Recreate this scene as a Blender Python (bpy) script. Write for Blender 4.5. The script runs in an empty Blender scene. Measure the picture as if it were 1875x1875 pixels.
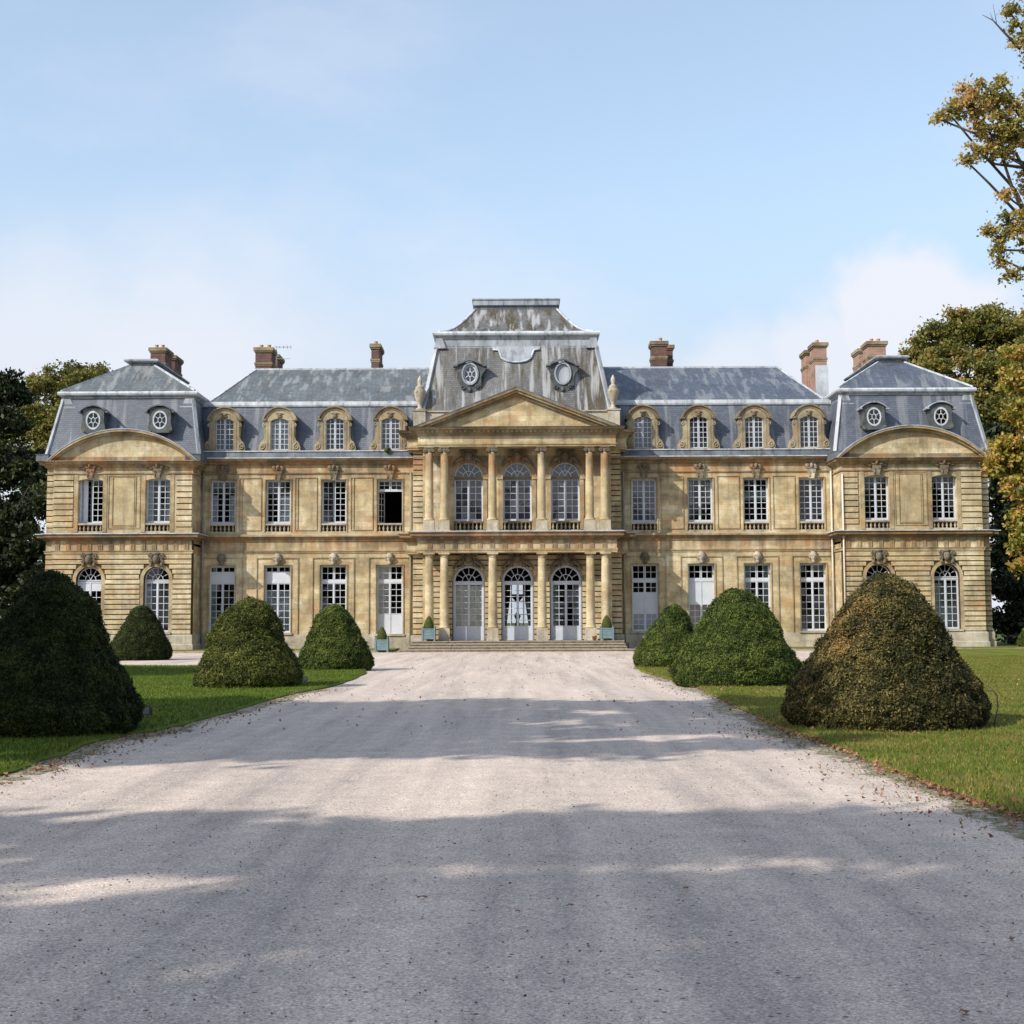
import bpy, math, random
import numpy as np
from mathutils import Matrix, Vector, noise
R_ = math.radians
rng = np.random.default_rng(7)
random.seed(7)
sc = bpy.context.scene
COL = sc.collection

# ------------------------------------------------------------------ camera
F_PX, EYE, DIST, PITCH = 2500.0, 1.65, 80.0, R_(4.587)
cam_d = bpy.data.cameras.new('camera')
cam_d.sensor_width = 36.0
cam_d.lens = 36.0 * F_PX / 1875.0
cam_d.clip_start, cam_d.clip_end = 0.1, 6000
cam = bpy.data.objects.new('camera', cam_d)
cam.matrix_world = (Matrix.Translation((0, -DIST, EYE)) @ Matrix.Rotation(R_(0.2113), 4, 'Z')
                    @ Matrix.Rotation(R_(90) + PITCH, 4, 'X') @ Matrix.Rotation(R_(-0.2315), 4, 'Z'))
COL.objects.link(cam)
sc.camera = cam

# ------------------------------------------------------------------ sun and sky
SUN_EL, SUN_AZ = R_(36), R_(52)          # azimuth measured from the facade normal, towards the left
to_sun = Vector((-math.sin(SUN_AZ) * math.cos(SUN_EL), -math.cos(SUN_AZ) * math.cos(SUN_EL), math.sin(SUN_EL)))
sun_d = bpy.data.lights.new('sun', 'SUN')
sun_d.energy, sun_d.angle, sun_d.color = 2.6, R_(0.53), (1.0, 0.93, 0.82)
sun = bpy.data.objects.new('sun', sun_d)
sun.rotation_euler = to_sun.to_track_quat('Z', 'Y').to_euler()
sun.location = (-40, -60, 60)
COL.objects.link(sun)

world = bpy.data.worlds.new('World')
sc.world = world
world.use_nodes = True
nt = world.node_tree
nt.nodes.clear()
def wn(t, **k):
    n = nt.nodes.new(t)
    for a, b in k.items(): setattr(n, a, b)
    return n
sky = wn('ShaderNodeTexSky', sky_type='NISHITA', sun_disc=False)
sky.sun_elevation = SUN_EL
sky.sun_rotation = math.atan2(to_sun.x, to_sun.y)
sky.air_density, sky.dust_density, sky.ozone_density = 1.0, 1.2, 1.3
tc = wn('ShaderNodeTexCoord')
bg = wn('ShaderNodeBackground'); bg.inputs['Strength'].default_value = 0.15
outw = wn('ShaderNodeOutputWorld')
sep = wn('ShaderNodeSeparateXYZ'); nt.links.new(tc.outputs['Generated'], sep.inputs[0])
def wmath(op, a, b=None, c=None, clamp=False):
    n = wn('ShaderNodeMath', operation=op, use_clamp=clamp)
    for i, v in enumerate((a, b, c)):
        if v is None: continue
        if isinstance(v, (int, float)): n.inputs[i].default_value = v
        else: nt.links.new(v, n.inputs[i])
    return n.outputs[0]
def wnoise(scale, detail, stretch=(1, 1, 1), rough=.55):
    mp = wn('ShaderNodeMapping'); mp.inputs['Scale'].default_value = stretch
    nt.links.new(tc.outputs['Generated'], mp.inputs[0])
    n = wn('ShaderNodeTexNoise'); n.inputs['Scale'].default_value = scale
    n.inputs['Detail'].default_value = detail; n.inputs['Roughness'].default_value = rough
    nt.links.new(mp.outputs[0], n.inputs[0]); return n.outputs[0]
def bump(az_deg, el_deg, rad_deg, soft, wob):
    """soft round cloud head in a given direction, its rim wobbled by noise"""
    a, e = R_(az_deg), R_(el_deg)
    d = wn('ShaderNodeVectorMath', operation='DISTANCE')
    nt.links.new(tc.outputs['Generated'], d.inputs[0])
    d.inputs[1].default_value = (math.sin(a) * math.cos(e), math.cos(a) * math.cos(e), math.sin(e))
    dd = wmath('ADD', d.outputs['Value'], wob)
    mr = wn('ShaderNodeMapRange', interpolation_type='SMOOTHSTEP')
    r = R_(rad_deg)
    nt.links.new(dd, mr.inputs[0])
    mr.inputs[1].default_value, mr.inputs[2].default_value = r * (1 + soft), r * (1 - soft)
    return mr.outputs[0]
n1 = wnoise(16.0, 7.0)
wob = wmath('MULTIPLY', wmath('SUBTRACT', n1, 0.5), 0.075)
clouds = None
for a, e, r, s, w in ((16.0, 12.0, 3.1, .28, .9), (18.3, 10.6, 3.0, .3, .85), (13.2, 9.9, 3.2, .35, .8), (10.0, 8.9, 3.2, .45, .65), (20.5, 8.6, 3.6, .4, .8), (5.5, 7.5, 4.2, .6, .3),
                   (-14, 8.0, 7.0, .6, .8), (-19, 10.0, 5, .6, .7), (-9, 9.5, 4, .7, .45), (-3, 7.0, 6, .7, .35), (-3.0, 13.2, 3.0, .9, .18), (-40, 11, 9, .6, .6), (42, 12, 9, .5, .6),
                   (75, 10, 12, .5, .6), (-80, 12, 14, .5, .6), (120, 11, 12, .5, .6), (170, 12, 14, .5, .6), (-130, 10, 12, .5, .6)):
    b = wmath('MULTIPLY', bump(a, e, r, s, wob), w)
    clouds = b if clouds is None else wmath('MAXIMUM', clouds, b)
# a milky veil that thickens towards the horizon, as in the hazy autumn air
veil = wn('ShaderNodeMapRange', interpolation_type='SMOOTHERSTEP')
nt.links.new(sep.outputs['Z'], veil.inputs[0])
veil.inputs[1].default_value, veil.inputs[2].default_value = 0.36, 0.10
veil.inputs[3].default_value, veil.inputs[4].default_value = 0.38, 0.94
wisp = wn('ShaderNodeMapRange', interpolation_type='SMOOTHSTEP')
nt.links.new(wnoise(3.2, 7.0, (1, 1, 2.2), .6), wisp.inputs[0])
wisp.inputs[1].default_value, wisp.inputs[2].default_value = .46, .74
wisp.inputs[3].default_value, wisp.inputs[4].default_value = .0, .42
low = wn('ShaderNodeMapRange', interpolation_type='SMOOTHSTEP'); nt.links.new(sep.outputs['Z'], low.inputs[0])
low.inputs[1].default_value, low.inputs[2].default_value, low.inputs[3].default_value, low.inputs[4].default_value = .20, .02, .0, .75
cl = wmath('MAXIMUM', clouds, low.outputs[0]); cl = wmath('ADD', cl, wmath('MULTIPLY', wisp.outputs[0], 0.6), clamp=True)
tint = wn('ShaderNodeMix', data_type='RGBA', blend_type='MULTIPLY')
tint.inputs[0].default_value = 1.0
nt.links.new(sky.outputs[0], tint.inputs[6]); tint.inputs[7].default_value = (1.0, .94, .86, 1)
mixv = wn('ShaderNodeMix', data_type='RGBA'); nt.links.new(veil.outputs[0], mixv.inputs[0]); nt.links.new(tint.outputs[2], mixv.inputs[6]); mixv.inputs[7].default_value = (1.85, 2.28, 2.78, 1)
mixs = wn('ShaderNodeMix', data_type='RGBA')
nt.links.new(cl, mixs.inputs[0])
nt.links.new(mixv.outputs[2], mixs.inputs[6]); mixs.inputs[7].default_value = (2.95, 3.0, 3.25, 1)
nt.links.new(mixs.outputs[2], bg.inputs[0]); nt.links.new(bg.outputs[0], outw.inputs[0])

sc.view_settings.view_transform = 'Standard'
sc.view_settings.look = 'None'
sc.view_settings.exposure = 1.0
sc.view_settings.gamma = 1.0
sc.view_settings.use_curve_mapping = False

# ------------------------------------------------------------------ measuring helpers (photograph pixels -> metres)
def Z(py, Y=0.0):
    return EYE + (DIST + Y) * math.tan(PITCH - math.atan((py - 937.5) / F_PX))
def W(px, Y=0.0):
    return px * (DIST + Y) / F_PX
CI = cam.matrix_world.to_3x3()
def G(px, py, z=0.0):
    d = CI @ Vector((px - 937.5, -(py - 937.5), -F_PX))
    t = (z - EYE) / d.z
    return (d.x * t, -DIST + d.y * t)

# ------------------------------------------------------------------ materials
def material(name):
    m = bpy.data.materials.new(name); m.use_nodes = True
    t = m.node_tree; t.nodes.clear()
    return m, t
class NG:
    def __init__(s, name):
        s.m, s.t = material(name)
        s.out = s.n('ShaderNodeOutputMaterial'); s.geo = s.n('ShaderNodeNewGeometry')
    def n(s, t, **k):
        n = s.t.nodes.new(t)
        for a, b in k.items(): setattr(n, a, b)
        return n
    def l(s, a, b): s.t.links.new(a, b)
    def pos(s, scale=(1, 1, 1), loc=(0, 0, 0), src=None):
        m = s.n('ShaderNodeMapping'); m.inputs['Scale'].default_value = scale; m.inputs['Location'].default_value = loc
        s.l(src or s.geo.outputs['Position'], m.inputs[0]); return m.outputs[0]
    def noise(s, sc_, det=4, vec=None, rough=.5, dist=0):
        n = s.n('ShaderNodeTexNoise'); n.inputs['Scale'].default_value = sc_; n.inputs['Detail'].default_value = det
        n.inputs['Roughness'].default_value = rough; n.inputs['Distortion'].default_value = dist
        s.l(vec or s.geo.outputs['Position'], n.inputs[0]); return n.outputs[0]
    def ramp(s, f, stops, interp='LINEAR'):
        r = s.n('ShaderNodeValToRGB'); e = r.color_ramp.elements; r.color_ramp.interpolation = interp
        while len(e) < len(stops): e.new(0.5)
        for i, (p, c) in enumerate(stops):
            e[i].position = p; e[i].color = (*c, 1) if len(c) == 3 else c
        s.l(f, r.inputs[0]); return r.outputs[0]
    def mr(s, f, a, b, c=0., d=1.):
        r = s.n('ShaderNodeMapRange'); s.l(f, r.inputs[0])
        for i, v in enumerate((a, b, c, d)): r.inputs[i + 1].default_value = v
        return r.outputs[0]
    def math(s, op, a, b=None, clamp=False):
        n = s.n('ShaderNodeMath', operation=op, use_clamp=clamp)
        for i, v in enumerate((a, b)):
            if v is None: continue
            if isinstance(v, (int, float)): n.inputs[i].default_value = v
            else: s.l(v, n.inputs[i])
        return n.outputs[0]
    def mix(s, f, a, b, blend='MIX'):
        n = s.n('ShaderNodeMix', data_type='RGBA', blend_type=blend)
        for i, v in ((0, f), (6, a), (7, b)):
            if isinstance(v, (int, float)): n.inputs[i].default_value = v
            elif isinstance(v, tuple): n.inputs[i].default_value = (*v, 1)
            else: s.l(v, n.inputs[i])
        return n.outputs[2]
    def bump(s, h, strength=.3, dist=.02):
        b = s.n('ShaderNodeBump'); b.inputs['Strength'].default_value = strength; b.inputs['Distance'].default_value = dist
        s.l(h, b.inputs['Height']); return b.outputs[0]
    def pbr(s, col, rough=.8, normal=None, spec=.3, metal=0.):
        p = s.n('ShaderNodeBsdfPrincipled')
        if isinstance(col, tuple): p.inputs['Base Color'].default_value = (*col, 1)
        else: s.l(col, p.inputs['Base Color'])
        if isinstance(rough, (int, float)): p.inputs['Roughness'].default_value = rough
        else: s.l(rough, p.inputs['Roughness'])
        p.inputs['Specular IOR Level'].default_value = spec; p.inputs['Metallic'].default_value = metal
        if normal is not None: s.l(normal, p.inputs['Normal'])
        s.l(p.outputs[0], s.out.inputs[0]); return p

def stone_mat(name, lo, mid, hi, grime=.5, orange=.5, joints=True, gcol=(.075, .068, .06)):
    g = NG(name)
    big = g.math('ADD', g.math('MULTIPLY', g.noise(.33, 5, rough=.6), .45), g.math('MULTIPLY', g.noise(1.1, 6, g.pos((1, 1, 1.4), (2, 4, 6)), .68), .55))
    col = g.ramp(big, [(.34, lo), (.49, mid), (.64, hi)])
    # blocks of slightly different stone
    if joints:
        sp = g.n('ShaderNodeSeparateXYZ'); g.l(g.geo.outputs['Position'], sp.inputs[0])
        cb = g.n('ShaderNodeCombineXYZ')
        g.l(g.math('ADD', sp.outputs[0], sp.outputs[1]), cb.inputs[0]); g.l(sp.outputs[2], cb.inputs[1])
        br = g.n('ShaderNodeTexBrick'); g.l(cb.outputs[0], br.inputs[0])
        br.inputs['Scale'].default_value = 1.0; br.inputs['Brick Width'].default_value = 1.05; br.inputs['Row Height'].default_value = .302
        br.inputs['Mortar Size'].default_value = .006; br.inputs['Bias'].default_value = 0.
        br.inputs['Color1'].default_value = (.78, .77, .76, 1); br.inputs['Color2'].default_value = (1.18, 1.17, 1.16, 1); br.inputs['Mortar'].default_value = (.55, .5, .44, 1)
        col = g.mix(.75, col, br.outputs[0], 'MULTIPLY')
    # rusty orange blotches
    o = g.mr(g.noise(.62, 6, g.pos((1, 1, 1.5), (9, 3, 4)), .65), .50, .72)
    col = g.mix(g.math('MULTIPLY', o, orange), col, (.46, .22, .085))
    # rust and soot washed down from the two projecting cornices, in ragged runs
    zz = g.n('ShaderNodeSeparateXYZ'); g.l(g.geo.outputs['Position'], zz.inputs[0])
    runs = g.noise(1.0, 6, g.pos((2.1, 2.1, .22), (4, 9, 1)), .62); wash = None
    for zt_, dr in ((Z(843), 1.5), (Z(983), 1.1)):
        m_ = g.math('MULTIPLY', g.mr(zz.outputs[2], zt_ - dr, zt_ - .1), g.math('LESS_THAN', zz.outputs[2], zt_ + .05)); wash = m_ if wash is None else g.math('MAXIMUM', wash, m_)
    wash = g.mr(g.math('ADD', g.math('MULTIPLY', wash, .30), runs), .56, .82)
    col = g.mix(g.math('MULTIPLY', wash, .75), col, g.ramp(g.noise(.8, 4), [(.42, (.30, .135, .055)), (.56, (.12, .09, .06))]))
    # dark weathering: streaks running down + blotches
    st = g.mr(g.noise(1.0, 7, g.pos((2.6, 2.6, .35)), .65), .50, .78)
    bl = g.mr(g.noise(.55, 7, g.pos(loc=(31, 7, 2)), .7), .46, .76)
    gr = g.math('MULTIPLY', g.math('ADD', g.math('MULTIPLY', st, .55), g.math('MULTIPLY', bl, .75)), grime, True)
    col = g.mix(gr, col, gcol)
    # level faces gather soot and lichen
    sn = g.n('ShaderNodeSeparateXYZ'); g.l(g.geo.outputs['Normal'], sn.inputs[0])
    up = g.math('MULTIPLY', g.mr(sn.outputs[2], .5, .9), .45)
    col = g.mix(up, col, (.30, .29, .27))
    fine = g.noise(14, 6, rough=.7)
    col = g.mix(.5, col, g.ramp(fine, [(.3, (.62, .62, .62)), (.7, (1.3, 1.3, 1.3))]), 'MULTIPLY')
    g.pbr(col, .9, g.bump(g.math('ADD', fine, g.noise(3, 4)), .35, .02), .15)
    return g.m

M = {}
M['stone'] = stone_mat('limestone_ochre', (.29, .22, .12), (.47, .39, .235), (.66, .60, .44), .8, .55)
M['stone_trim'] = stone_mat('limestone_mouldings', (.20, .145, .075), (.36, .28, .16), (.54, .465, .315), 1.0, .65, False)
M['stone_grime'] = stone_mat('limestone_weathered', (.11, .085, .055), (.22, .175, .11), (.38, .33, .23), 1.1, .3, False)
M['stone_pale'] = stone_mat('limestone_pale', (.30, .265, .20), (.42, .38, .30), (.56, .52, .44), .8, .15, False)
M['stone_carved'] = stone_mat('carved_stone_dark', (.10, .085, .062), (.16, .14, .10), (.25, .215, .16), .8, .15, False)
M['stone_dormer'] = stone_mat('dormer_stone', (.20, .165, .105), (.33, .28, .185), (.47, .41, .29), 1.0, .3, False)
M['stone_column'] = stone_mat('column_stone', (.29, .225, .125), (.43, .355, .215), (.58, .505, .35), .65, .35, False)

def slate_mat(name, a, b, streak=0., moss=0.):
    g = NG(name)
    sp = g.n('ShaderNodeSeparateXYZ'); g.l(g.geo.outputs['Position'], sp.inputs[0])
    cb = g.n('ShaderNodeCombineXYZ')
    g.l(g.math('ADD', sp.outputs[0], g.math('MULTIPLY', sp.outputs[1], .63)), cb.inputs[0]); g.l(sp.outputs[2], cb.inputs[1])
    br = g.n('ShaderNodeTexBrick'); g.l(cb.outputs[0], br.inputs[0])
    br.inputs['Scale'].default_value = 1.; br.inputs['Brick Width'].default_value = .24; br.inputs['Row Height'].default_value = .125
    br.inputs['Mortar Size'].default_value = .012; br.inputs['Mortar Smooth'].default_value = .2
    br.inputs['Color1'].default_value = (.78, .78, .8, 1); br.inputs['Color2'].default_value = (1.22, 1.2, 1.18, 1); br.inputs['Mortar'].default_value = (.45, .45, .47, 1)
    col = g.ramp(g.noise(.5, 6, rough=.65), [(.3, a), (.7, b)])
    col = g.mix(.8, col, br.outputs[0], 'MULTIPLY')
    s1 = g.noise(1.0, 5, g.pos((1.7, .6, .16), (3, 0, 5)), .6)
    if moss:
        col = g.mix(g.math('MULTIPLY', g.mr(s1, .48, .58), moss), col, (.058, .046, .026))
        col = g.mix(g.math('MULTIPLY', g.mr(g.noise(2.2, 5, g.pos((1, 1, .7), (5, 2, 8)), .7), .56, .68), moss * .6), col, (.10, .075, .03))
    if streak:
        s2 = g.noise(1.0, 4, g.pos((2.3, .6, .10), (13, 0, 5)), .55)
        col = g.mix(g.math('MULTIPLY', g.mr(s2, .52, .62), streak), col, (.34, .35, .36))
        col = g.mix(g.math('MULTIPLY', g.mr(g.noise(4.5, 6, rough=.75), .58, .70), streak * .5), col, (.33, .34, .34))
    g.pbr(col, g.mr(g.noise(2.5, 4), .3, .7, .42, .62), g.bump(br.outputs['Fac'], .5, .012), .5)
    return g.m
M['slate'] = slate_mat('slate_blue', (.058, .074, .105), (.10, .12, .16), .3, .08)
M['slate_upper'] = slate_mat('slate_grey_green', (.085, .105, .12), (.14, .16, .17), .4, .25)
M['slate_old'] = slate_mat('slate_mossy_streaked', (.085, .09, .095), (.17, .17, .17), .85, .95)

def simple(name, c1, c2, scale=2., rough=.6, spec=.3, bump=.15, metal=0., stretch=(1, 1, 1), stain=None):
    g = NG(name)
    nz = g.noise(scale, 6, g.pos(stretch), .6)
    col = g.ramp(nz, [(.3, c1), (.7, c2)])
    if stain:
        col = g.mix(g.math('MULTIPLY', g.mr(g.noise(1.2, 6, g.pos((2.4, 2.4, .6), (2, 8, 1)), .7), .5, .66), stain[1]), col, stain[0])
    g.pbr(col, rough, g.bump(g.noise(scale * 6, 4), bump, .01), spec, metal)
    return g.m
M['joint'] = simple('sooty_joint', (.045, .032, .02), (.10, .07, .04), 3, .95, .1)
M['lead'] = simple('weathered_lead', (.22, .24, .275), (.40, .43, .48), 1.2, .5, .4, stretch=(1.3, 1, .3), stain=((.10, .11, .125), .8))
M['lead_dark'] = simple('dark_lead_gutter', (.05, .06, .075), (.17, .19, .22), 1.6, .5, .4, stretch=(1.2, 1, .25), stain=((.05, .05, .055), .7))
M['lead_pale'] = simple('pale_lead_cap', (.33, .36, .40), (.56, .60, .65), 1.5, .6, .3, stretch=(1, 1, .5), stain=((.16, .18, .20), .85))
M['old_lead'] = simple('blackened_lead', (.035, .042, .045), (.11, .125, .13), 2.5, .5, .4, stain=((.02, .02, .02), .7))
M['paint'] = simple('grey_blue_joinery_paint', (.46, .49, .55), (.54, .57, .63), 1.5, .5, .4, .05)
M['shutter'] = simple('interior_shutter_grey', (.40, .42, .45), (.48, .50, .53), 1.5, .6)
M['shutter_beige'] = simple('interior_shutter_beige', (.84, .74, .60), (.92, .82, .68), 1.5, .6)
M['shutter_pink'] = simple('interior_shutter_pink', (.50, .32, .25), (.56, .37, .29), 1.5, .6)
M['blind'] = simple('interior_blind_green', (.22, .26, .25), (.28, .32, .31), 1.5, .7)
M['curtain'] = simple('white_curtain', (.55, .58, .63), (.74, .77, .82), 9, .8, .1, .3, stretch=(6, 1, .3))
M['curtain_red'] = simple('dark_red_curtain', (.10, .03, .03), (.2, .07, .06), 9, .8, .1, .3, stretch=(6, 1, .3))
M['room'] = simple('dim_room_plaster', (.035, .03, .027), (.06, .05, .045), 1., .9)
M['iron'] = simple('dark_iron', (.02, .02, .022), (.04, .04, .045), 5, .5, .4)
M['black'] = simple('black_lamp_housing', (.012, .012, .013), (.03, .03, .03), 5, .4, .5)
M['lens'] = simple('lamp_glass', (.10, .13, .15), (.16, .2, .22), 5, .15, .8)
M['pipe'] = simple('downpipe_metal', (.20, .18, .16), (.33, .29, .25), 3, .6)
M['pipe_pale'] = simple('downpipe_pale', (.55, .48, .40), (.66, .60, .52), 3, .6)
M['planter'] = simple('planter_blue_green_paint', (.115, .175, .195), (.17, .245, .265), 4, .6, .3)
M['terracotta'] = simple('terracotta', (.36, .17, .10), (.46, .24, .15), 6, .8, .2)
M['bark'] = simple('tree_bark', (.045, .035, .026), (.11, .09, .07), 6, .95, .1, .6, stretch=(3, 3, .6))
M['soil'] = simple('soil', (.05, .035, .022), (.10, .075, .05), 8, .95, .1, .5)
M['kerb'] = simple('kerb_stone', (.20, .17, .13), (.36, .31, .24), 4, .9, .15, .4)

def brick_mat(name, c1, c2, mortar):
    g = NG(name)
    sp = g.n('ShaderNodeSeparateXYZ'); g.l(g.geo.outputs['Position'], sp.inputs[0])
    cb = g.n('ShaderNodeCombineXYZ'); g.l(g.math('ADD', sp.outputs[0], sp.outputs[1]), cb.inputs[0]); g.l(sp.outputs[2], cb.inputs[1])
    br = g.n('ShaderNodeTexBrick'); g.l(cb.outputs[0], br.inputs[0])
    br.inputs['Scale'].default_value = 1.; br.inputs['Brick Width'].default_value = .24; br.inputs['Row Height'].default_value = .075
    br.inputs['Mortar Size'].default_value = .008
    br.inputs['Color1'].default_value = (*c1, 1); br.inputs['Color2'].default_value = (*c2, 1); br.inputs['Mortar'].default_value = (*mortar, 1)
    col = g.mix(g.mr(g.noise(1.5, 6, rough=.7), .48, .7, 0, .6), br.outputs[0], (.05, .04, .04))
    g.pbr(col, .9, g.bump(br.outputs['Fac'], -.4, .01), .2); return g.m
M['brick'] = brick_mat('chimney_brick', (.085, .038, .036), (.16, .07, .058), (.16, .14, .13))
M['brick_sunlit'] = brick_mat('chimney_brick_sunlit', (.27, .15, .11), (.36, .22, .165), (.32, .26, .22))  # same brick with sunlight painted into its colour, for the right-hand stacks

def glass_mat():
    g = NG('window_glass')
    tr = g.n('ShaderNodeBsdfTransparent'); tr.inputs[0].default_value = (.86, .89, .9, 1)
    gl = g.n('ShaderNodeBsdfGlossy'); gl.inputs['Roughness'].default_value = .03
    g.l(g.bump(g.noise(1.6, 2), .05, .02), gl.inputs['Normal'])
    fr = g.n('ShaderNodeFresnel'); fr.inputs[0].default_value = 1.5
    mx = g.n('ShaderNodeMixShader'); g.l(fr.outputs[0], mx.inputs[0]); g.l(tr.outputs[0], mx.inputs[1]); g.l(gl.outputs[0], mx.inputs[2])
    g.l(mx.outputs[0], g.out.inputs[0]); return g.m
M['glass'] = glass_mat()
def glass_blue():
    g = NG('window_glass_sky_tint')
    g.pbr(g.ramp(g.noise(.9, 3), [(.35, (.018, .02, .028)), (.65, (.05, .056, .075))]), .06, g.bump(g.noise(2.2, 2), .2, .02), .9); return g.m  # blue-grey base colour stands in for the sky mirrored in these panes
M['glass_blue'] = glass_blue()

def leaf_mat(name, stops, rough=.55, trans=.3, patch=None, spec=.3, scale=.6):
    g = NG(name)
    at = g.n('ShaderNodeAttribute'); at.attribute_name = 'tone'
    col = g.ramp(g.math('ADD', g.math('MULTIPLY', at.outputs['Fac'], .65), g.math('MULTIPLY', g.noise(scale, 3), .35)), stops)
    if patch:                                      # autumn-brown area with its own place on the shrub
        c, r, pc = patch
        d = g.n('ShaderNodeVectorMath', operation='DISTANCE'); g.l(g.geo.outputs['Position'], d.inputs[0]); d.inputs[1].default_value = c
        f = g.math('MULTIPLY', g.mr(d.outputs['Value'], r, r * .35), g.math('MULTIPLY', g.mr(at.outputs['Fac'], .3, .7), g.mr(g.noise(3.5, 4), .40, .56)))
        col = g.mix(f, col, pc)
    p = g.n('ShaderNodeBsdfPrincipled'); g.l(col, p.inputs['Base Color']); p.inputs['Roughness'].default_value = rough
    p.inputs['Specular IOR Level'].default_value = spec
    tl = g.n('ShaderNodeBsdfTranslucent'); g.l(col, tl.inputs[0])
    mx = g.n('ShaderNodeMixShader'); mx.inputs[0].default_value = trans
    g.l(p.outputs[0], mx.inputs[1]); g.l(tl.outputs[0], mx.inputs[2]); g.l(mx.outputs[0], g.out.inputs[0]); return g.m
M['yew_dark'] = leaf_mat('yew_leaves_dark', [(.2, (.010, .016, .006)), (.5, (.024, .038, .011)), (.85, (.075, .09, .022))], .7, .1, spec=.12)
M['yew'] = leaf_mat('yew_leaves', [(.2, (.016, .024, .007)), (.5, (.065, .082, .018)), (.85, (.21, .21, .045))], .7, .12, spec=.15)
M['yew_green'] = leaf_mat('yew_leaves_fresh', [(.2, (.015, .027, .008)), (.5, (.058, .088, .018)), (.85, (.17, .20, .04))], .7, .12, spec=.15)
bxr, byr = -60.2, 0
M['yew_brown'] = leaf_mat('yew_leaves_browning', [(.2, (.015, .018, .006)), (.5, (.045, .046, .014)), (.85, (.22, .17, .055))], .7, .12, ((4.52, -59.7, 1.85), .85, (.38, .20, .07)), spec=.2)
M['box_yellow'] = leaf_mat('box_cone_leaves', [(.2, (.06, .085, .02)), (.6, (.13, .16, .035)), (.9, (.22, .23, .06))], .6, .2)
M['oak'] = leaf_mat('tree_leaves_green', [(.22, (.05, .062, .015)), (.42, (.115, .125, .027)), (.62, (.20, .19, .042)), (.82, (.36, .22, .07))], .55, .3, scale=.25)
M['dark_tree'] = leaf_mat('tree_leaves_shaded', [(.25, (.010, .018, .008)), (.55, (.026, .040, .013)), (.85, (.07, .08, .022))], .6, .2, scale=.25)  # dense dark foliage, with shade from neighbouring trees put into the leaf colour
M['autumn'] = leaf_mat('tree_leaves_autumn', [(.22, (.12, .13, .035)), (.38, (.27, .25, .06)), (.52, (.46, .35, .11)), (.72, (.56, .33, .13)), (.9, (.58, .33, .19))], .55, .35, scale=.35)
M['turning'] = leaf_mat('tree_leaves_turning', [(.22, (.08, .10, .02)), (.42, (.21, .22, .035)), (.56, (.38, .30, .06)), (.78, (.52, .25, .07))], .55, .35, scale=.35)
M['dead_leaf'] = leaf_mat('fallen_leaf_brown', [(.2, (.10, .05, .03)), (.55, (.25, .115, .06)), (.85, (.42, .25, .14))], .7, .1)
M['grass_blade_dry'] = leaf_mat('dry_grass_blades',  [(.2, (.055, .09, .012)), (.45, (.115, .155, .022)), (.62, (.23, .20, .05)), (.85, (.38, .26, .11))], .7, .25, scale=.7, spec=.1)
M['grass_blade'] = leaf_mat('grass_blades', [(.2, (.04, .07, .010)), (.55, (.10, .145, .018)), (.85, (.20, .21, .04))], .7, .25, scale=.5, spec=.1)

def gravel_mat():
    g = NG('pale_gravel')
    P = g.geo.outputs['Position']
    vor = g.n('ShaderNodeTexVoronoi'); vor.inputs['Scale'].default_value = 88; g.l(P, vor.inputs[0])
    sepc = g.n('ShaderNodeSeparateColor'); g.l(vor.outputs['Color'], sepc.inputs[0])
    col = g.ramp(sepc.outputs[0], [(0, (.22, .205, .20)), (.14, (.33, .305, .29)), (.55, (.42, .385, .365)), (.9, (.50, .465, .445)), (1, (.62, .585, .56))])
    v2 = g.n('ShaderNodeTexVoronoi'); v2.inputs['Scale'].default_value = 24; g.l(P, v2.inputs[0])
    s2 = g.n('ShaderNodeSeparateColor'); g.l(v2.outputs['Color'], s2.inputs[0])
    dark = g.math('MULTIPLY', g.math('GREATER_THAN', s2.outputs[1], .965), g.math('LESS_THAN', v2.outputs['Distance'], .32))
    col = g.mix(g.math('MULTIPLY', dark, .75), col, (.06, .05, .045))
    # wheel tracks and worn areas, stretched along the drive
    tr = g.math('ADD', g.math('MULTIPLY', g.noise(.55, 5, g.pos((1.3, .16, 1)), .6), .5), g.math('MULTIPLY', g.noise(1.0, 5, g.pos((2.6, .10, 1), (5, 1, 0)), .6), .5))
    col = g.mix(.95, col, g.ramp(tr, [(.38, (.76, .77, .79)), (.5, (1, 1, 1)), (.62, (1.2, 1.18, 1.17))]), 'MULTIPLY')
    col = g.mix(.6, col, g.ramp(g.noise(2.4, 7, rough=.72), [(.3, (.74, .75, .76)), (.7, (1.2, 1.19, 1.18))]), 'MULTIPLY')
    fleck = g.mr(g.noise(3.0, 8, g.pos(loc=(4, 4, 4)), .8), .60, .70)
    col = g.mix(g.math('MULTIPLY', fleck, .45), col, (.17, .155, .15))
    col = g.mix(1.0, col, (1.22, 1.12, 1.03), 'MULTIPLY')
    hgt = g.math('ADD', g.math('MULTIPLY', vor.outputs['Distance'], -1.), g.math('MULTIPLY', g.noise(9, 6, rough=.7), 1.5))
    g.pbr(col, .95, g.bump(hgt, .45, .009), .1); return g.m
M['gravel'] = gravel_mat()
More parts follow.
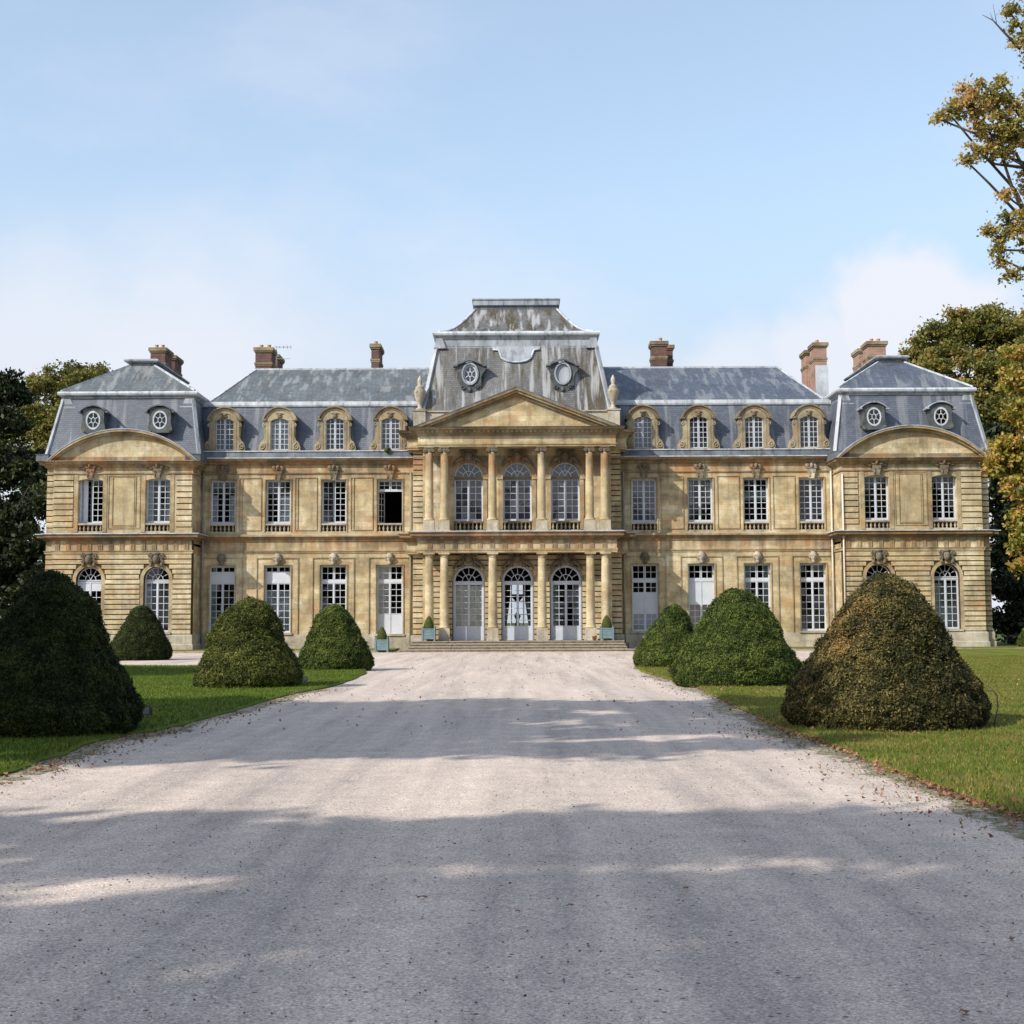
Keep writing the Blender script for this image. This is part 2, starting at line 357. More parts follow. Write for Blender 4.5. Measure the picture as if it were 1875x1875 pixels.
def grass_mat(name, a, b, c, patch):
    g = NG(name)
    col = g.ramp(g.noise(.8, 7, rough=.65), [(.3, a), (.5, b), (.72, c)])
    col = g.mix(g.math('MULTIPLY', g.mr(g.noise(.45, 6, g.pos((1, .8, 1), (7, 5, 0)), .7), .48, .66), patch), col, (.20, .145, .055))
    col = g.mix(.6, col, g.ramp(g.noise(30, 6, rough=.8), [(.3, (.55, .55, .55)), (.7, (1.5, 1.5, 1.5))]), 'MULTIPLY')
    g.pbr(col, .95, g.bump(g.noise(38, 5, rough=.8), .8, .03), .1); return g.m
M['grass'] = grass_mat('lawn_green', (.045, .08, .010), (.085, .135, .015), (.14, .18, .025), .3)
M['grass_dry'] = grass_mat('lawn_dry', (.06, .09, .013), (.115, .145, .022), (.22, .19, .05), .8)
M['field'] = grass_mat('meadow', (.045, .07, .015), (.07, .10, .022), (.10, .13, .03), .3)

# ------------------------------------------------------------------ mesh helpers
class MB:
    def __init__(s): s.v, s.f, s.m, s.s = [], [], [], []
    def add(s, vs, fs, m=0, smooth=False):
        o = len(s.v); s.v += [tuple(p) for p in vs]
        for f in fs: s.f.append(tuple(o + i for i in f)); s.m.append(m); s.s.append(smooth)
        return s
    def box(s, x0, x1, y0, y1, z0, z1, m=0):
        return s.add([(x0, y0, z0), (x1, y0, z0), (x1, y1, z0), (x0, y1, z0), (x0, y0, z1), (x1, y0, z1), (x1, y1, z1), (x0, y1, z1)],
                     [(0, 3, 2, 1), (4, 5, 6, 7), (0, 1, 5, 4), (1, 2, 6, 5), (2, 3, 7, 6), (3, 0, 4, 7)], m)
    def prism_y(s, poly, y0, y1, m=0, smooth=False):
        n = len(poly)
        area = sum(poly[i][0] * poly[(i + 1) % n][1] - poly[(i + 1) % n][0] * poly[i][1] for i in range(n))
        if area < 0: poly = poly[::-1]
        vs = [(x, y0, z) for x, z in poly] + [(x, y1, z) for x, z in poly]
        s.add(vs, [tuple(range(n)), tuple(range(2 * n - 1, n - 1, -1))], m)
        return s.add(vs, [((i + 1) % n, i, i + n, (i + 1) % n + n) for i in range(n)], m, smooth)
    def ring(s, cx, cz, r0, r1, a0, a1, y0, y1, n=16, m=0, ez=1.0):
        """arc band in the facade plane; every segment its own small prism"""
        for k in range(n):
            A, B = a0 + (a1 - a0) * k / n, a0 + (a1 - a0) * (k + 1) / n
            s.prism_y([(cx + r0 * math.cos(A), cz + ez * r0 * math.sin(A)), (cx + r1 * math.cos(A), cz + ez * r1 * math.sin(A)),
                       (cx + r1 * math.cos(B), cz + ez * r1 * math.sin(B)), (cx + r0 * math.cos(B), cz + ez * r0 * math.sin(B))], y0, y1, m)
        return s
    def rev(s, cx, cy, prof, n=16, m=0, smooth=True, sx=1., sy=1.):
        vs, fs = [], []
        for r, z in prof:
            for k in range(n):
                a = 2 * math.pi * k / n; vs.append((cx + sx * r * math.cos(a), cy + sy * r * math.sin(a), z))
        for j in range(len(prof) - 1):
            for k in range(n):
                k2 = (k + 1) % n; fs.append((j * n + k, j * n + k2, (j + 1) * n + k2, (j + 1) * n + k))
        fs.append(tuple(range(n - 1, -1, -1))); fs.append(tuple((len(prof) - 1) * n + k for k in range(n)))
        return s.add(vs, fs, m, smooth)
    def ell(s, c, r, n=10, m=0, wob=0., seed=0):
        vs, fs = [], []
        h = max(4, n // 2 + 1)
        for j in range(h + 1):
            t = math.pi * j / h
            for k in range(n):
                a = 2 * math.pi * k / n
                d = Vector((math.sin(t) * math.cos(a), math.sin(t) * math.sin(a), math.cos(t)))
                q = 1 + (wob * noise.noise(d * 2.2 + Vector((seed, 0, 0))) if wob else 0)
                vs.append((c[0] + r[0] * d.x * q, c[1] + r[1] * d.y * q, c[2] + r[2] * d.z * q))
        for j in range(h):
            for k in range(n):
                k2 = (k + 1) % n; fs.append((j * n + k, (j + 1) * n + k, (j + 1) * n + k2, j * n + k2))
        return s.add(vs, fs, m, True)
    def tube(s, pts, r, n=8, m=0, smooth=True):
        pts = [Vector(p) for p in pts]; rr = r if isinstance(r, (list, tuple)) else [r] * len(pts)
        vs, fs = [], []
        up = Vector((0, 0, 1)); prev = None
        for i, p in enumerate(pts):
            d = (pts[min(i + 1, len(pts) - 1)] - pts[max(i - 1, 0)]).normalized()
            if prev is None:
                a = d.cross(up)
                if a.length < .1: a = d.cross(Vector((1, 0, 0)))
            else: a = prev - d * prev.dot(d)
            a.normalize(); b = d.cross(a); prev = a
            for k in range(n):
                t = 2 * math.pi * k / n; vs.append(p + (a * math.cos(t) + b * math.sin(t)) * rr[i])
        for i in range(len(pts) - 1):
            for k in range(n):
                k2 = (k + 1) % n; fs.append((i * n + k, i * n + k2, (i + 1) * n + k2, (i + 1) * n + k))
        fs.append(tuple(range(n - 1, -1, -1))); fs.append(tuple((len(pts) - 1) * n + k for k in range(n)))
        return s.add(vs, fs, m, smooth)
    def sweep(s, path, prof, m=0):
        """moulding: path of (x,y), outside on its right hand; prof of (out,z) points, mitred at corners"""
        P = [Vector(p) for p in path]; n = len(P); k = len(prof); vs, fs = [], []
        for i in range(n):
            d0 = (P[i] - P[i - 1]).normalized() if i else (P[1] - P[0]).normalized()
            d1 = (P[i + 1] - P[i]).normalized() if i < n - 1 else d0
            n0, n1 = Vector((d0.y, -d0.x)), Vector((d1.y, -d1.x))
            b = (n0 + n1); b = b / max(.3, b.dot(n0)) if b.length > 1e-6 else n0
            for o, z in prof: vs.append((P[i].x + b.x * o, P[i].y + b.y * o, z))
        for i in range(n - 1):
            for j in range(k):
                j2 = (j + 1) % k; fs.append((i * k + j, i * k + j2, (i + 1) * k + j2, (i + 1) * k + j))
        fs.append(tuple(range(k))); fs.append(tuple((n - 1) * k + j for j in range(k - 1, -1, -1)))
        return s.add(vs, fs, m)
    def bar(s, p, q, w, h, m=0):
        p, q = Vector(p), Vector(q); d = (q - p).normalized(); a = d.cross(Vector((0, 0, 1)))
        if a.length < .01: a = Vector((1, 0, 0))
        a.normalize(); b = a.cross(d); vs = []
        for c in (p, q):
            for i, j in ((-1, -1), (1, -1), (1, 1), (-1, 1)): vs.append(c + a * (w / 2 * i) + b * (h / 2 * j))
        return s.add(vs, [(0, 1, 2, 3), (7, 6, 5, 4), (0, 4, 5, 1), (1, 5, 6, 2), (2, 6, 7, 3), (3, 7, 4, 0)], m)
    def frustum(s, r0, z0, r1, z1, m=0, cap=True):
        a = [(r0[0], r0[2], z0), (r0[1], r0[2], z0), (r0[1], r0[3], z0), (r0[0], r0[3], z0)]
        b = [(r1[0], r1[2], z1), (r1[1], r1[2], z1), (r1[1], r1[3], z1), (r1[0], r1[3], z1)]
        fs = [(i, (i + 1) % 4, (i + 1) % 4 + 4, i + 4) for i in range(4)]
        if cap: fs += [(3, 2, 1, 0), (4, 5, 6, 7)]
        return s.add(a + b, fs, m)
    def mesh(s, name, mats):
        me = bpy.data.meshes.new(name); me.from_pydata(s.v, [], s.f)
        for k in mats: me.materials.append(M[k] if isinstance(k, str) else k)
        me.polygons.foreach_set('material_index', s.m); me.polygons.foreach_set('use_smooth', s.s); me.update()
        return me
    def build(s, name, mats, parent=None, loc=(0, 0, 0), **k):
        return place(name, s.mesh(name, mats if isinstance(mats, (list, tuple)) else [mats]), parent, loc, **k)
def place(name, me, parent=None, loc=(0, 0, 0), rz=0., **k):
    o = bpy.data.objects.new(name, me); COL.objects.link(o)
    o.location = loc; o.rotation_euler = (0, 0, rz)
    if parent is not None: o.parent = parent
    for a, b in k.items():
        if b: o[a] = b
    return o
def thing(name, label, cat, loc=(0, 0, 0), rz=0., group=None):
    return place(name, None, None, loc, rz, label=label, category=cat, group=group)
def quads(name, co, tone, mats, mat_idx=None):
    """fast mesh of loose quads; co is (n,4,3)"""
    n = len(co); me = bpy.data.meshes.new(name)
    me.vertices.add(n * 4); me.vertices.foreach_set('co', co.astype(np.float32).ravel())
    me.loops.add(n * 4); me.loops.foreach_set('vertex_index', np.arange(n * 4, dtype=np.int32))
    me.polygons.add(n); me.polygons.foreach_set('loop_start', np.arange(0, n * 4, 4, dtype=np.int32))
    if mat_idx is not None: me.polygons.foreach_set('material_index', mat_idx.astype(np.int32))
    me.update(calc_edges=True)
    a = me.attributes.new('tone', 'FLOAT', 'FACE'); a.data.foreach_set('value', tone.astype(np.float32))
    for k in mats: me.materials.append(M[k])
    return me
def leaf_quads(c, nrm, size, aspect=.5, seed=1):
    r = np.random.default_rng(seed); n = len(c)
    a = r.normal(size=(n, 3)); a -= nrm * (a * nrm).sum(1, keepdims=True); a /= np.linalg.norm(a, axis=1, keepdims=True) + 1e-9
    b = np.cross(nrm, a); s = size[:, None]
    return np.stack([c - a * s, c - b * s * aspect, c + a * s, c + b * s * aspect], 1)
def unit(v): return v / (np.linalg.norm(v, axis=1, keepdims=True) + 1e-9)

# ------------------------------------------------------------------ the ground
def sheet(name, poly, z, mat, **k):
    mb = MB(); mb.add([(x, y, z) for x, y in poly], [tuple(range(len(poly)))]); return mb.build(name, mat, **k)
sheet('ground', [(-900, -500), (900, -500), (900, 1500), (-900, 1500)], -.05, 'field', kind='structure')
# gravel drive and forecourt: one finely divided sheet with gentle wheel ruts
def gz(x, y): return .018 * noise.noise(Vector((x * .5, y * .12, 0))) + .006 * noise.noise(Vector((x * 2, y * 2, 3)))
def gravel():
    xs = np.linspace(-34, 34, 170); ys = np.concatenate([np.linspace(-110, -80, 12)[:-1], np.linspace(-80, -50, 150)[:-1], np.linspace(-50, -2, 70)])
    X, Yv = np.meshgrid(xs, ys); Zv = np.zeros_like(X)
    for i in range(X.shape[0]):
        for j in range(X.shape[1]):
            p = Vector((X[i, j] * .5, Yv[i, j] * .12, 0)); Zv[i, j] = .018 * noise.noise(p) + .006 * noise.noise(Vector((X[i, j] * 2, Yv[i, j] * 2, 3)))
    nx, ny = len(xs), len(ys)
    me = bpy.data.meshes.new('gravel_drive')
    vs = np.stack([X, Yv, Zv], -1).reshape(-1, 3)
    fs = [(i * nx + j, i * nx + j + 1, (i + 1) * nx + j + 1, (i + 1) * nx + j) for i in range(ny - 1) for j in range(nx - 1)]
    me.from_pydata(vs.tolist(), [], fs); me.polygons.foreach_set('use_smooth', [True] * len(fs)); me.materials.append(M['gravel'])
    place('gravel_drive', me, kind='structure')
gravel()

def smooth_poly(pts, n=6, jit=.05, closed=True):
    out = []; m = len(pts)
    for i in range(m):
        p0, p1, p2, p3 = [Vector(pts[(i + k - 1) % m]) for k in range(4)]
        for t in range(n):
            u = t / n
            q = .5 * ((2 * p1) + (p2 - p0) * u + (2 * p0 - 5 * p1 + 4 * p2 - p3) * u * u + (3 * p1 - p0 - 3 * p2 + p3) * u ** 3)
            j = Vector((noise.noise(Vector((q.x * 1.7, q.y * 1.7, 1))), noise.noise(Vector((q.x * 1.7, q.y * 1.7, 5))))) * jit * 2
            out.append((q.x + j.x, q.y + j.y))
    return out
def lawn(name, poly, top, mat):
    mb = MB(); n = len(poly)
    cx = sum(p[0] for p in poly) / n; cy = sum(p[1] for p in poly) / n
    inner = [(x + (cx - x) * .0 , y) for x, y in poly]
    vs = [(x, y, -.03) for x, y in poly]
    # rounded turf edge: pull each point towards the inside along the local normal
    def inset(d):
        out = []
        for i in range(n):
            a, b = Vector(poly[i - 1]), Vector(poly[(i + 1) % n]); t = (b - a)
            t = t.normalized() if t.length > 1e-6 else Vector((1, 0)); nn = Vector((-t.y, t.x)) * ORI
            out.append((poly[i][0] + nn.x * d, poly[i][1] + nn.y * d))
        return out
    area = sum(poly[i][0] * poly[(i + 1) % n][1] - poly[(i + 1) % n][0] * poly[i][1] for i in range(n))
    ORI = 1 if area > 0 else -1
    rings = [(0, -.03), (.0, top * .45), (.06, top * .85), (.16, top)]
    vs = []
    for d, z in rings: vs += [(x, y, z) for x, y in inset(d)]
    fs = []
    for j in range(3):
        for i in range(n):
            i2 = (i + 1) % n; fs.append((j * n + i, j * n + i2, (j + 1) * n + i2, (j + 1) * n + i))
    fs.append(tuple(3 * n + i for i in range(n)))
    mb.add(vs, fs, 0); return mb.build(name, mat, kind='structure')
gl = [G(*p) for p in ((-330, 1470), (-150, 1450), (0, 1424), (80, 1397), (150, 1370), (215, 1352), (300, 1338), (420, 1306), (530, 1273), (600, 1260), (650, 1244), (668, 1232), (655, 1227), (600, 1223), (545, 1220))]
left_lawn = smooth_poly(gl + [(-14, -28.5), (-30, -22), (-60, -22), (-60, -62), (-14, -64.6)])
gr = [G(*p) for p in ((1875, 1508), (1780, 1471), (1700, 1441), (1600, 1402), (1530, 1372), (1470, 1350), (1430, 1338), (1370, 1306), (1300, 1272), (1250, 1252), (1195, 1237), (1172, 1228), (1195, 1221))]
right_lawn = smooth_poly([(60, -78), (12, -79), G(2600, 1830), G(2150, 1630)] + gr + [(12, -26), (20, -21), (60, -19), (60, -60)])
lawn('lawn', left_lawn, .07, 'grass')
lawn('lawn', right_lawn, .07, 'grass_dry')
# raised beds at the foot of the wings, with their stone edging
for s in (-1, 1):
    xa, xb = sorted((s * 6.9, s * 29)); w = MB()
    w.box(xa, xb, -4.6, -.02, -.03, .13); w.build('grass_bed', 'grass_dry', kind='structure')
    k = 0; x = xa
    while x < xb - .1:
        L = min(1.2, xb - x); b = MB(); b.box(x + .01, x + L - .01, -4.85, -4.61, -.03, .10 + .015 * math.sin(k * 2.3)); b.build('kerb_stone', 'kerb', kind='structure'); x += L; k += 1
w = MB(); w.box(19, 60, -19, -2.3, -.03, .075); w.build('side_lawn', 'grass_dry', kind='structure')

# ------------------------------------------------------------------ the chateau
CH = thing('chateau', 'long two storey yellow stone chateau with slate mansard roofs and a columned central pavilion', 'building')
YW, YP, YS = 0.0, -2.1, -1.7            # wing wall, pavilion front, pavilion corner strips
YC, YA, YCOL, YE = -1.5, -1.9, -2.95, -3.25   # central block corners, wall behind the columns, column axis, entablature face
PX0, PX1, PX2 = 18.6, 26.6, 27.1
AX = 2.78                                # spacing of the central arches
z_ = {k: Z(v, 0) for k, v in dict(base=1181, pl=1157, gtop=1034, archi=1009, str0=990, str1=977, wbot=973.5, rail=957, wtop=877, frz=865, cor0=847, cor1=839, eave=825.5).items()}

def arch_pts(xc, w, zs, n=14, rise=None):
    if rise is None: return [(xc + w / 2 * math.cos(math.pi * k / n), zs + w / 2 * math.sin(math.pi * k / n)) for k in range(n + 1)]
    r = (w * w / 4 + rise * rise) / (2 * rise); a = math.asin(w / 2 / r)
    return [(xc + r * math.sin(a - 2 * a * k / n), zs + rise - r + r * math.cos(a - 2 * a * k / n)) for k in range(n + 1)]
def wall(name, x0, x1, z0, z1, y, holes, mat='stone', th=.5, **k):
    """holes: (xc, w, zbottom, ztop, rise) with rise 0 = square head, else curved head of that rise"""
    mb = MB(); hs = sorted(holes, key=lambda h: h[0]); xs = sorted({x0, x1} | {h[0] - h[1] / 2 for h in hs} | {h[0] + h[1] / 2 for h in hs})
    for a, b in zip(xs, xs[1:]):
        mid = (a + b) / 2; cuts = sorted((h[2], h[3]) for h in hs if abs(h[0] - mid) < h[1] / 2)
        z = z0
        for c0, c1 in cuts:
            if c0 > z + .001: mb.box(a, b, y, y + th, z, c0)
            z = c1
        if z1 > z + .001: mb.box(a, b, y, y + th, z, z1)
    for xc, w, zb, zt, rise in hs:
        if rise:
            pts = arch_pts(xc, w, zt - rise, 14, None if abs(rise - w / 2) < .02 else rise)
            half = len(pts) // 2
            for seg in (pts[:half + 1], pts[half:]):
                for p, q in zip(seg, seg[1:]):
                    if zt - max(p[1], q[1]) < .0005 and zt - min(p[1], q[1]) < .0005: continue
                    mb.prism_y([(p[0], p[1]), (q[0], q[1]), (q[0], zt + .0), (p[0], zt + .0)], y + .001, y + th)
    return mb.build(name, mat, CH, **k)

# --- windows -------------------------------------------------------------
BACK = {}
def part(parent, name, mb, mats, **k): return mb.build(name, mats, parent, **k)
pane_cache = {}
def pane_mesh(w, h, mat):
    k = (round(w, 3), round(h, 3), mat)
    if k not in pane_cache:
        b = MB(); b.box(-w / 2, w / 2, -.003, .003, -h / 2, h / 2); pane_cache[k] = b.mesh('pane', [mat])
    return pane_cache[k]
def sash(win, x0, x1, z0, z1, cols, rows, fr=.055, mu=.032, y=0., glass='glass', single=False, solid=0, frame_mb=None, pan_mb=None, edge=True):
    """one glazed leaf: stiles, rails and glazing bars into frame_mb; panes as objects or into pan_mb"""
    d = .05
    frame_mb.box(x0, x0 + fr, y, y + d, z0, z1); frame_mb.box(x1 - fr, x1, y, y + d, z0, z1)
    frame_mb.box(x0 + fr, x1 - fr, y, y + d, z1 - fr, z1)
    zb = z0 + fr * 1.3
    if solid:
        zb = z0 + solid; frame_mb.box(x0 + fr, x1 - fr, y + .012, y + d - .01, z0, zb - fr); frame_mb.box(x0 + fr, x1 - fr, y, y + d, zb - fr, zb)
    else: frame_mb.box(x0 + fr, x1 - fr, y, y + d, z0, zb)
    pw, ph = (x1 - x0 - 2 * fr - (cols - 1) * mu) / cols, (z1 - fr - zb - (rows - 1) * mu) / rows
    for i in range(1, cols): xa = x0 + fr + i * pw + (i - 1) * mu; frame_mb.box(xa, xa + mu, y + .006, y + d - .006, zb, z1 - fr)
    for j in range(1, rows): za = zb + j * ph + (j - 1) * mu; frame_mb.box(x0 + fr, x1 - fr, y + .008, y + d - .008, za, za + mu)
    for i in range(cols):
        for j in range(rows):
            cx, cz = x0 + fr + i * (pw + mu) + pw / 2, zb + j * (ph + mu) + ph / 2
            if single: q_ = place('pane', pane_mesh(pw + .008, ph + .008, glass), win, (cx, y + .027, cz)); q_.rotation_euler = (random.gauss(0, .012), 0, random.gauss(0, .012))
            else: pan_mb.box(cx - pw / 2 - .004, cx + pw / 2 + .004, y + .024, y + .03, cz - ph / 2 - .004, cz + ph / 2 + .004)
def fan(win, w, zs, fm, pm, y=0., fr=.07, top=None, glass='glass'):
    """half round fanlight with a hub arc and seven rays"""
    r = w / 2
    fm.ring(0, zs, r - fr, r, 0, math.pi, y, y + .05, 18); fm.box(-r, r, y, y + .05, zs - fr, zs)
    rh = r * .42
    fm.ring(0, zs, rh - .018, rh + .018, 0, math.pi, y + .006, y + .045, 12)
    for k in range(1, 6):
        a = math.pi * k / 6; fm.bar((rh * math.cos(a), y + .025, zs + rh * math.sin(a)), ((r - fr) * math.cos(a), y + .025, zs + (r - fr) * math.sin(a)), .03, .034)
    for a in (math.pi * .36, math.pi * .64): fm.bar((0, y + .025, zs), (rh * math.cos(a), y + .025, zs + rh * math.sin(a)), .03, .034)
    P = [(0, zs)] + [((r - fr * .5) * math.cos(math.pi * k / 14), zs + (r - fr * .5) * math.sin(math.pi * k / 14)) for k in range(15)]
    pm.prism_y(P, y + .024, y + .03)
def window(x, y, z0, z1, w, spec, **k):
    """z0..z1 is the stone opening; origin of the thing at bottom centre"""
    win = place('window', None, CH, (x, y, z0), **k); H = z1 - z0; fm, pm = MB(), MB()
    gl = spec.get('glass', 'glass'); sg = spec.get('single', False)
    t = spec['type']; fr = .05; o = .04
    xl, xr = -w / 2 + o, w / 2 - o
    def outer(zb, zt):
        fm.box(-w / 2 - .02, xl, -.01, .07, zb, zt); fm.box(xr, w / 2 + .02, -.01, .07, zb, zt)
    if t == 'case':                                 # two leaves
        zb = spec.get('sill', 0.); outer(zb, H); fm.box(xl, xr, -.01, .07, H - .04, H + .02); fm.box(xl, xr, -.01, .07, zb, zb + .05)
        rows = spec.get('rows', 7); ga = dict(rows=rows, cols=2, glass=gl, single=sg)
        if not spec.get('open'):
            sash(win, xl, -.012, zb + .05, H - .04, frame_mb=fm, pan_mb=pm, **ga); sash(win, .012, xr, zb + .05, H - .04, frame_mb=fm, pan_mb=pm, **ga)
            fm.box(-.03, .03, -.014, .0, zb + .05, H - .04)
        else:
            sash(win, .012 if spec['open'] < 3 else .09, xr, zb + .05, H - .04, frame_mb=fm, pan_mb=pm, **ga)
            lf, lp = MB(), MB(); wd = -.012 - xl
            sash(win, 0, wd, zb + .05, H - .04, frame_mb=lf, pan_mb=lp, rows=rows, cols=2)
            ang = R_(38 if spec['open'] == 1 else 24)
            for mb, nm, mt in ((lf, 'open_leaf', 'paint'), (lp, 'window_panes', 'glass')):
                q = mb.build(nm, mt, win, (xl, .05, 0)); q.rotation_euler[2] = ang
                if nm == 'open_leaf': q['label'] = 'casement leaf standing open into the room'
    elif t == 'hung':                               # small fixed light above a wide open casement
        zb = spec['sill']; outer(zb, H); zt = H - spec['tr']; fm.box(xl, xr, -.01, .07, H - .04, H + .02); fm.box(xl, xr, -.01, .07, zt - .07, zt)
        sash(win, xl, -.012, zt, H - .04, 2, 2, frame_mb=fm, pan_mb=pm); sash(win, .012, xr, zt, H - .04, 2, 2, frame_mb=fm, pan_mb=pm)
        lf, lp = MB(), MB(); sash(win, 0, .66, zb + .03, zt - .07, 2, 5, frame_mb=lf, pan_mb=lp)
        for mb, nm, mt in ((lf, 'open_leaf', 'paint'), (lp, 'window_panes', 'glass')):
            q = mb.build(nm, mt, win, (xl, .06, 0)); q.rotation_euler[2] = R_(62)
    elif t in ('french', 'arch'):
        if t == 'arch':
            wi = w - 2 * o; zs = H - w / 2; fan(win, w - .02, zs, fm, pm, fr=spec.get('ff', .06), glass=gl); zt = zs - .09
            fm.box(-w / 2 - .02, w / 2 + .02, -.02, .07, zt - .07, zt)
            outer(spec.get('sill', 0), zs)
            if spec.get('wide'):
                fm.box(xl, xl + .07, -.03, .06, spec.get('sill', 0), zs); fm.box(xr - .07, xr, -.03, .06, spec.get('sill', 0), zs); xl += .07; xr -= .07
            zt -= .07
        else:
            outer(0, H); tr = spec['tr']; zt = H - tr; fm.box(xl, xr, -.01, .07, H - .04, H + .02)
            rr = spec.get('trows', 2)
            if rr == 2:
                for a, b in ((xl, -.012), (.012, xr)): sash(win, a, b, zt, H - .04, 2, 2, frame_mb=fm, pan_mb=pm, single=sg)
            else:
                zm = zt + (H - .04 - zt) * .56
                for a, b in ((xl, -.012), (.012, xr)): sash(win, a, b, zm, H - .04, 2, 1, frame_mb=fm, pan_mb=pm, single=sg)
                fm.box(xl, xr, .0, .04, zt, zm)
            fm.box(xl, xr, -.02, .08, zt - .14, zt); zt -= .14
        zb = spec.get('sill', 0.) + .04; fm.box(xl, xr, -.01, .07, spec.get('sill', 0.), zb)
        mid = spec.get('midpanel')
        if mid:                                    # glass rows, blank panel, more rows below
            n1, hp, n2 = mid; H2 = zt - zb; rh = (H2 - hp) / (n1 + n2)
            if n1:
                for a, b in ((xl, -.012), (.012, xr)): sash(win, a, b, zt - n1 * rh, zt, 2, n1, frame_mb=fm, pan_mb=pm)
            for a, b in ((xl, -.012), (.012, xr)):
                fm.box(a, b, .012, .04, zt - n1 * rh - hp, zt - n1 * rh)
                sash(win, a, b, zb, zt - n1 * rh - hp, 2, n2, frame_mb=fm, pan_mb=pm)
        else:
            for a, b in ((xl, -.012), (.012, xr)): sash(win, a, b, zb, zt, 2, spec.get('rows', 7), solid=spec.get('solid', 0), frame_mb=fm, pan_mb=pm, glass=gl, single=sg)
        fm.box(-.035, .035, -.02, .0, zb, zt)
    fm.build('window_frame', 'paint', win)
    if pm.v: pm.build('fanlight_panes' if sg else 'window_panes', gl, win, kind=None if sg else 'stuff')
    # what hangs or stands close behind the glass
    for (a, b, c, d, mat, nm) in spec.get('back', ()):
        bm = MB(); xa, xb = xl + (xr - xl) * a, xl + (xr - xl) * b; za, zb2 = c * H, d * H
        if 'curtain' in mat:
            n = 14; pts = [(xa + (xb - xa) * i / n, .16 + .035 * math.sin(i * 2.1 + a * 9)) for i in range(n + 1)]
            bm.add([(px, py, za) for px, py in pts] + [(px, py, zb2) for px, py in pts], [(i, i + 1, i + 2 + n, i + 1 + n) for i in range(n)], 0, True)
        else: bm.box(xa, xb, .062, .085, za, zb2)
        bm.build(nm, mat, win)
    return win

def baluster_mesh(h, r):
    b = MB(); b.rev(0, 0, [(r * .8, 0), (r * .8, h * .1), (r * .45, h * .16), (r, h * .38), (r * .9, h * .5), (r * .4, h * .72), (r * .45, h * .8), (r * .8, h * .88), (r * .8, h)], 10)
    return b.mesh('baluster', ['stone_dormer'])
BALU = {}
def balustrade(x, y, w, z0, z1, mat='stone_pale', n=6):
    B = place('balustrade', None, CH, (x, y, z0)); h = z1 - z0
    a = MB(); a.box(-w / 2, w / 2, -.09, .10, h - .09, h); a.build('handrail', mat, B)
    a = MB(); a.box(-w / 2, w / 2, -.08, .09, 0, .06); a.build('base_rail', mat, B)
    key = round(h, 2)
    if key not in BALU: BALU[key] = baluster_mesh(h - .15, .07)
    for i in range(n): place('baluster', BALU[key], B, (-w / 2 + w * (i + .5) / n, 0, .06))
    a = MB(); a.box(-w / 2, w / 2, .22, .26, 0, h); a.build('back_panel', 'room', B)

# --- ornaments -----------------------------------------------------------
def mask_mb(s=1.):
    """carved head: hair, face, nose, brow, beard"""
    b = MB(); b.ell((0, -.10 * s, 0), (.17 * s, .14 * s, .24 * s), 12)
    b.ell((0, -.08 * s, .14 * s), (.24 * s, .15 * s, .16 * s), 12, wob=.8, seed=2)
    for sx in (-1, 1):
        b.ell((sx * .19 * s, -.08 * s, .02 * s), (.07 * s, .09 * s, .16 * s), 8, wob=.9, seed=sx)
        b.ell((sx * .07 * s, -.225 * s, .045 * s), (.045 * s, .03 * s, .022 * s), 8)
    b.ell((0, -.25 * s, -.02 * s), (.033 * s, .05 * s, .07 * s), 8); b.ell((0, -.22 * s, .09 * s), (.13 * s, .04 * s, .03 * s), 8)
    b.ell((0, -.12 * s, -.24 * s), (.13 * s, .11 * s, .15 * s), 10, wob=.9, seed=5); b.ell((0, -.235 * s, -.115 * s), (.06 * s, .025 * s, .02 * s), 8)
    return b
def scroll(b, cx, cz, y, r, w, d, turns=1.4, sgn=1, a0=0., n=18, m=0):
    pts = []
    for k in range(n + 1):
        t = k / n; a = a0 + sgn * turns * 2 * math.pi * t; q = r * (1 - .82 * t); pts.append((cx + q * math.cos(a), y, cz + q * math.sin(a)))
    b.tube(pts, [w * (1 - .45 * k / n) for k in range(n + 1)], 6, m); b.ell((cx, y, cz), (r * .22, d, r * .22), 8, m)
def keystone_mb(s=1.):
    """upper storey ornament: bust above a tapering console"""
    b = MB(); b.prism_y([(-.15 * s, -.5 * s), (.15 * s, -.5 * s), (.26 * s, .1 * s), (-.26 * s, .1 * s)], -.16 * s, .03)
    b.box(-.3 * s, .3 * s, -.2 * s, .03, .1 * s, .16 * s)
    b.ell((0, -.17 * s, .26 * s), (.12 * s, .12 * s, .16 * s), 10, wob=.4); b.ell((0, -.29 * s, .25 * s), (.03 * s, .04 * s, .05 * s), 6)
    for sx in (-1, 1):
        b.ell((sx * .24 * s, -.1 * s, .24 * s), (.14 * s, .08 * s, .12 * s), 8, wob=1., seed=3 + sx); scroll(b, sx * .13 * s, -.12 * s, -.17 * s, .09 * s, .025 * s, .03, 1.2, sx)
        b.ell((sx * .14 * s, -.17 * s, -.33 * s), (.05 * s, .05 * s, .12 * s), 8)
    return b
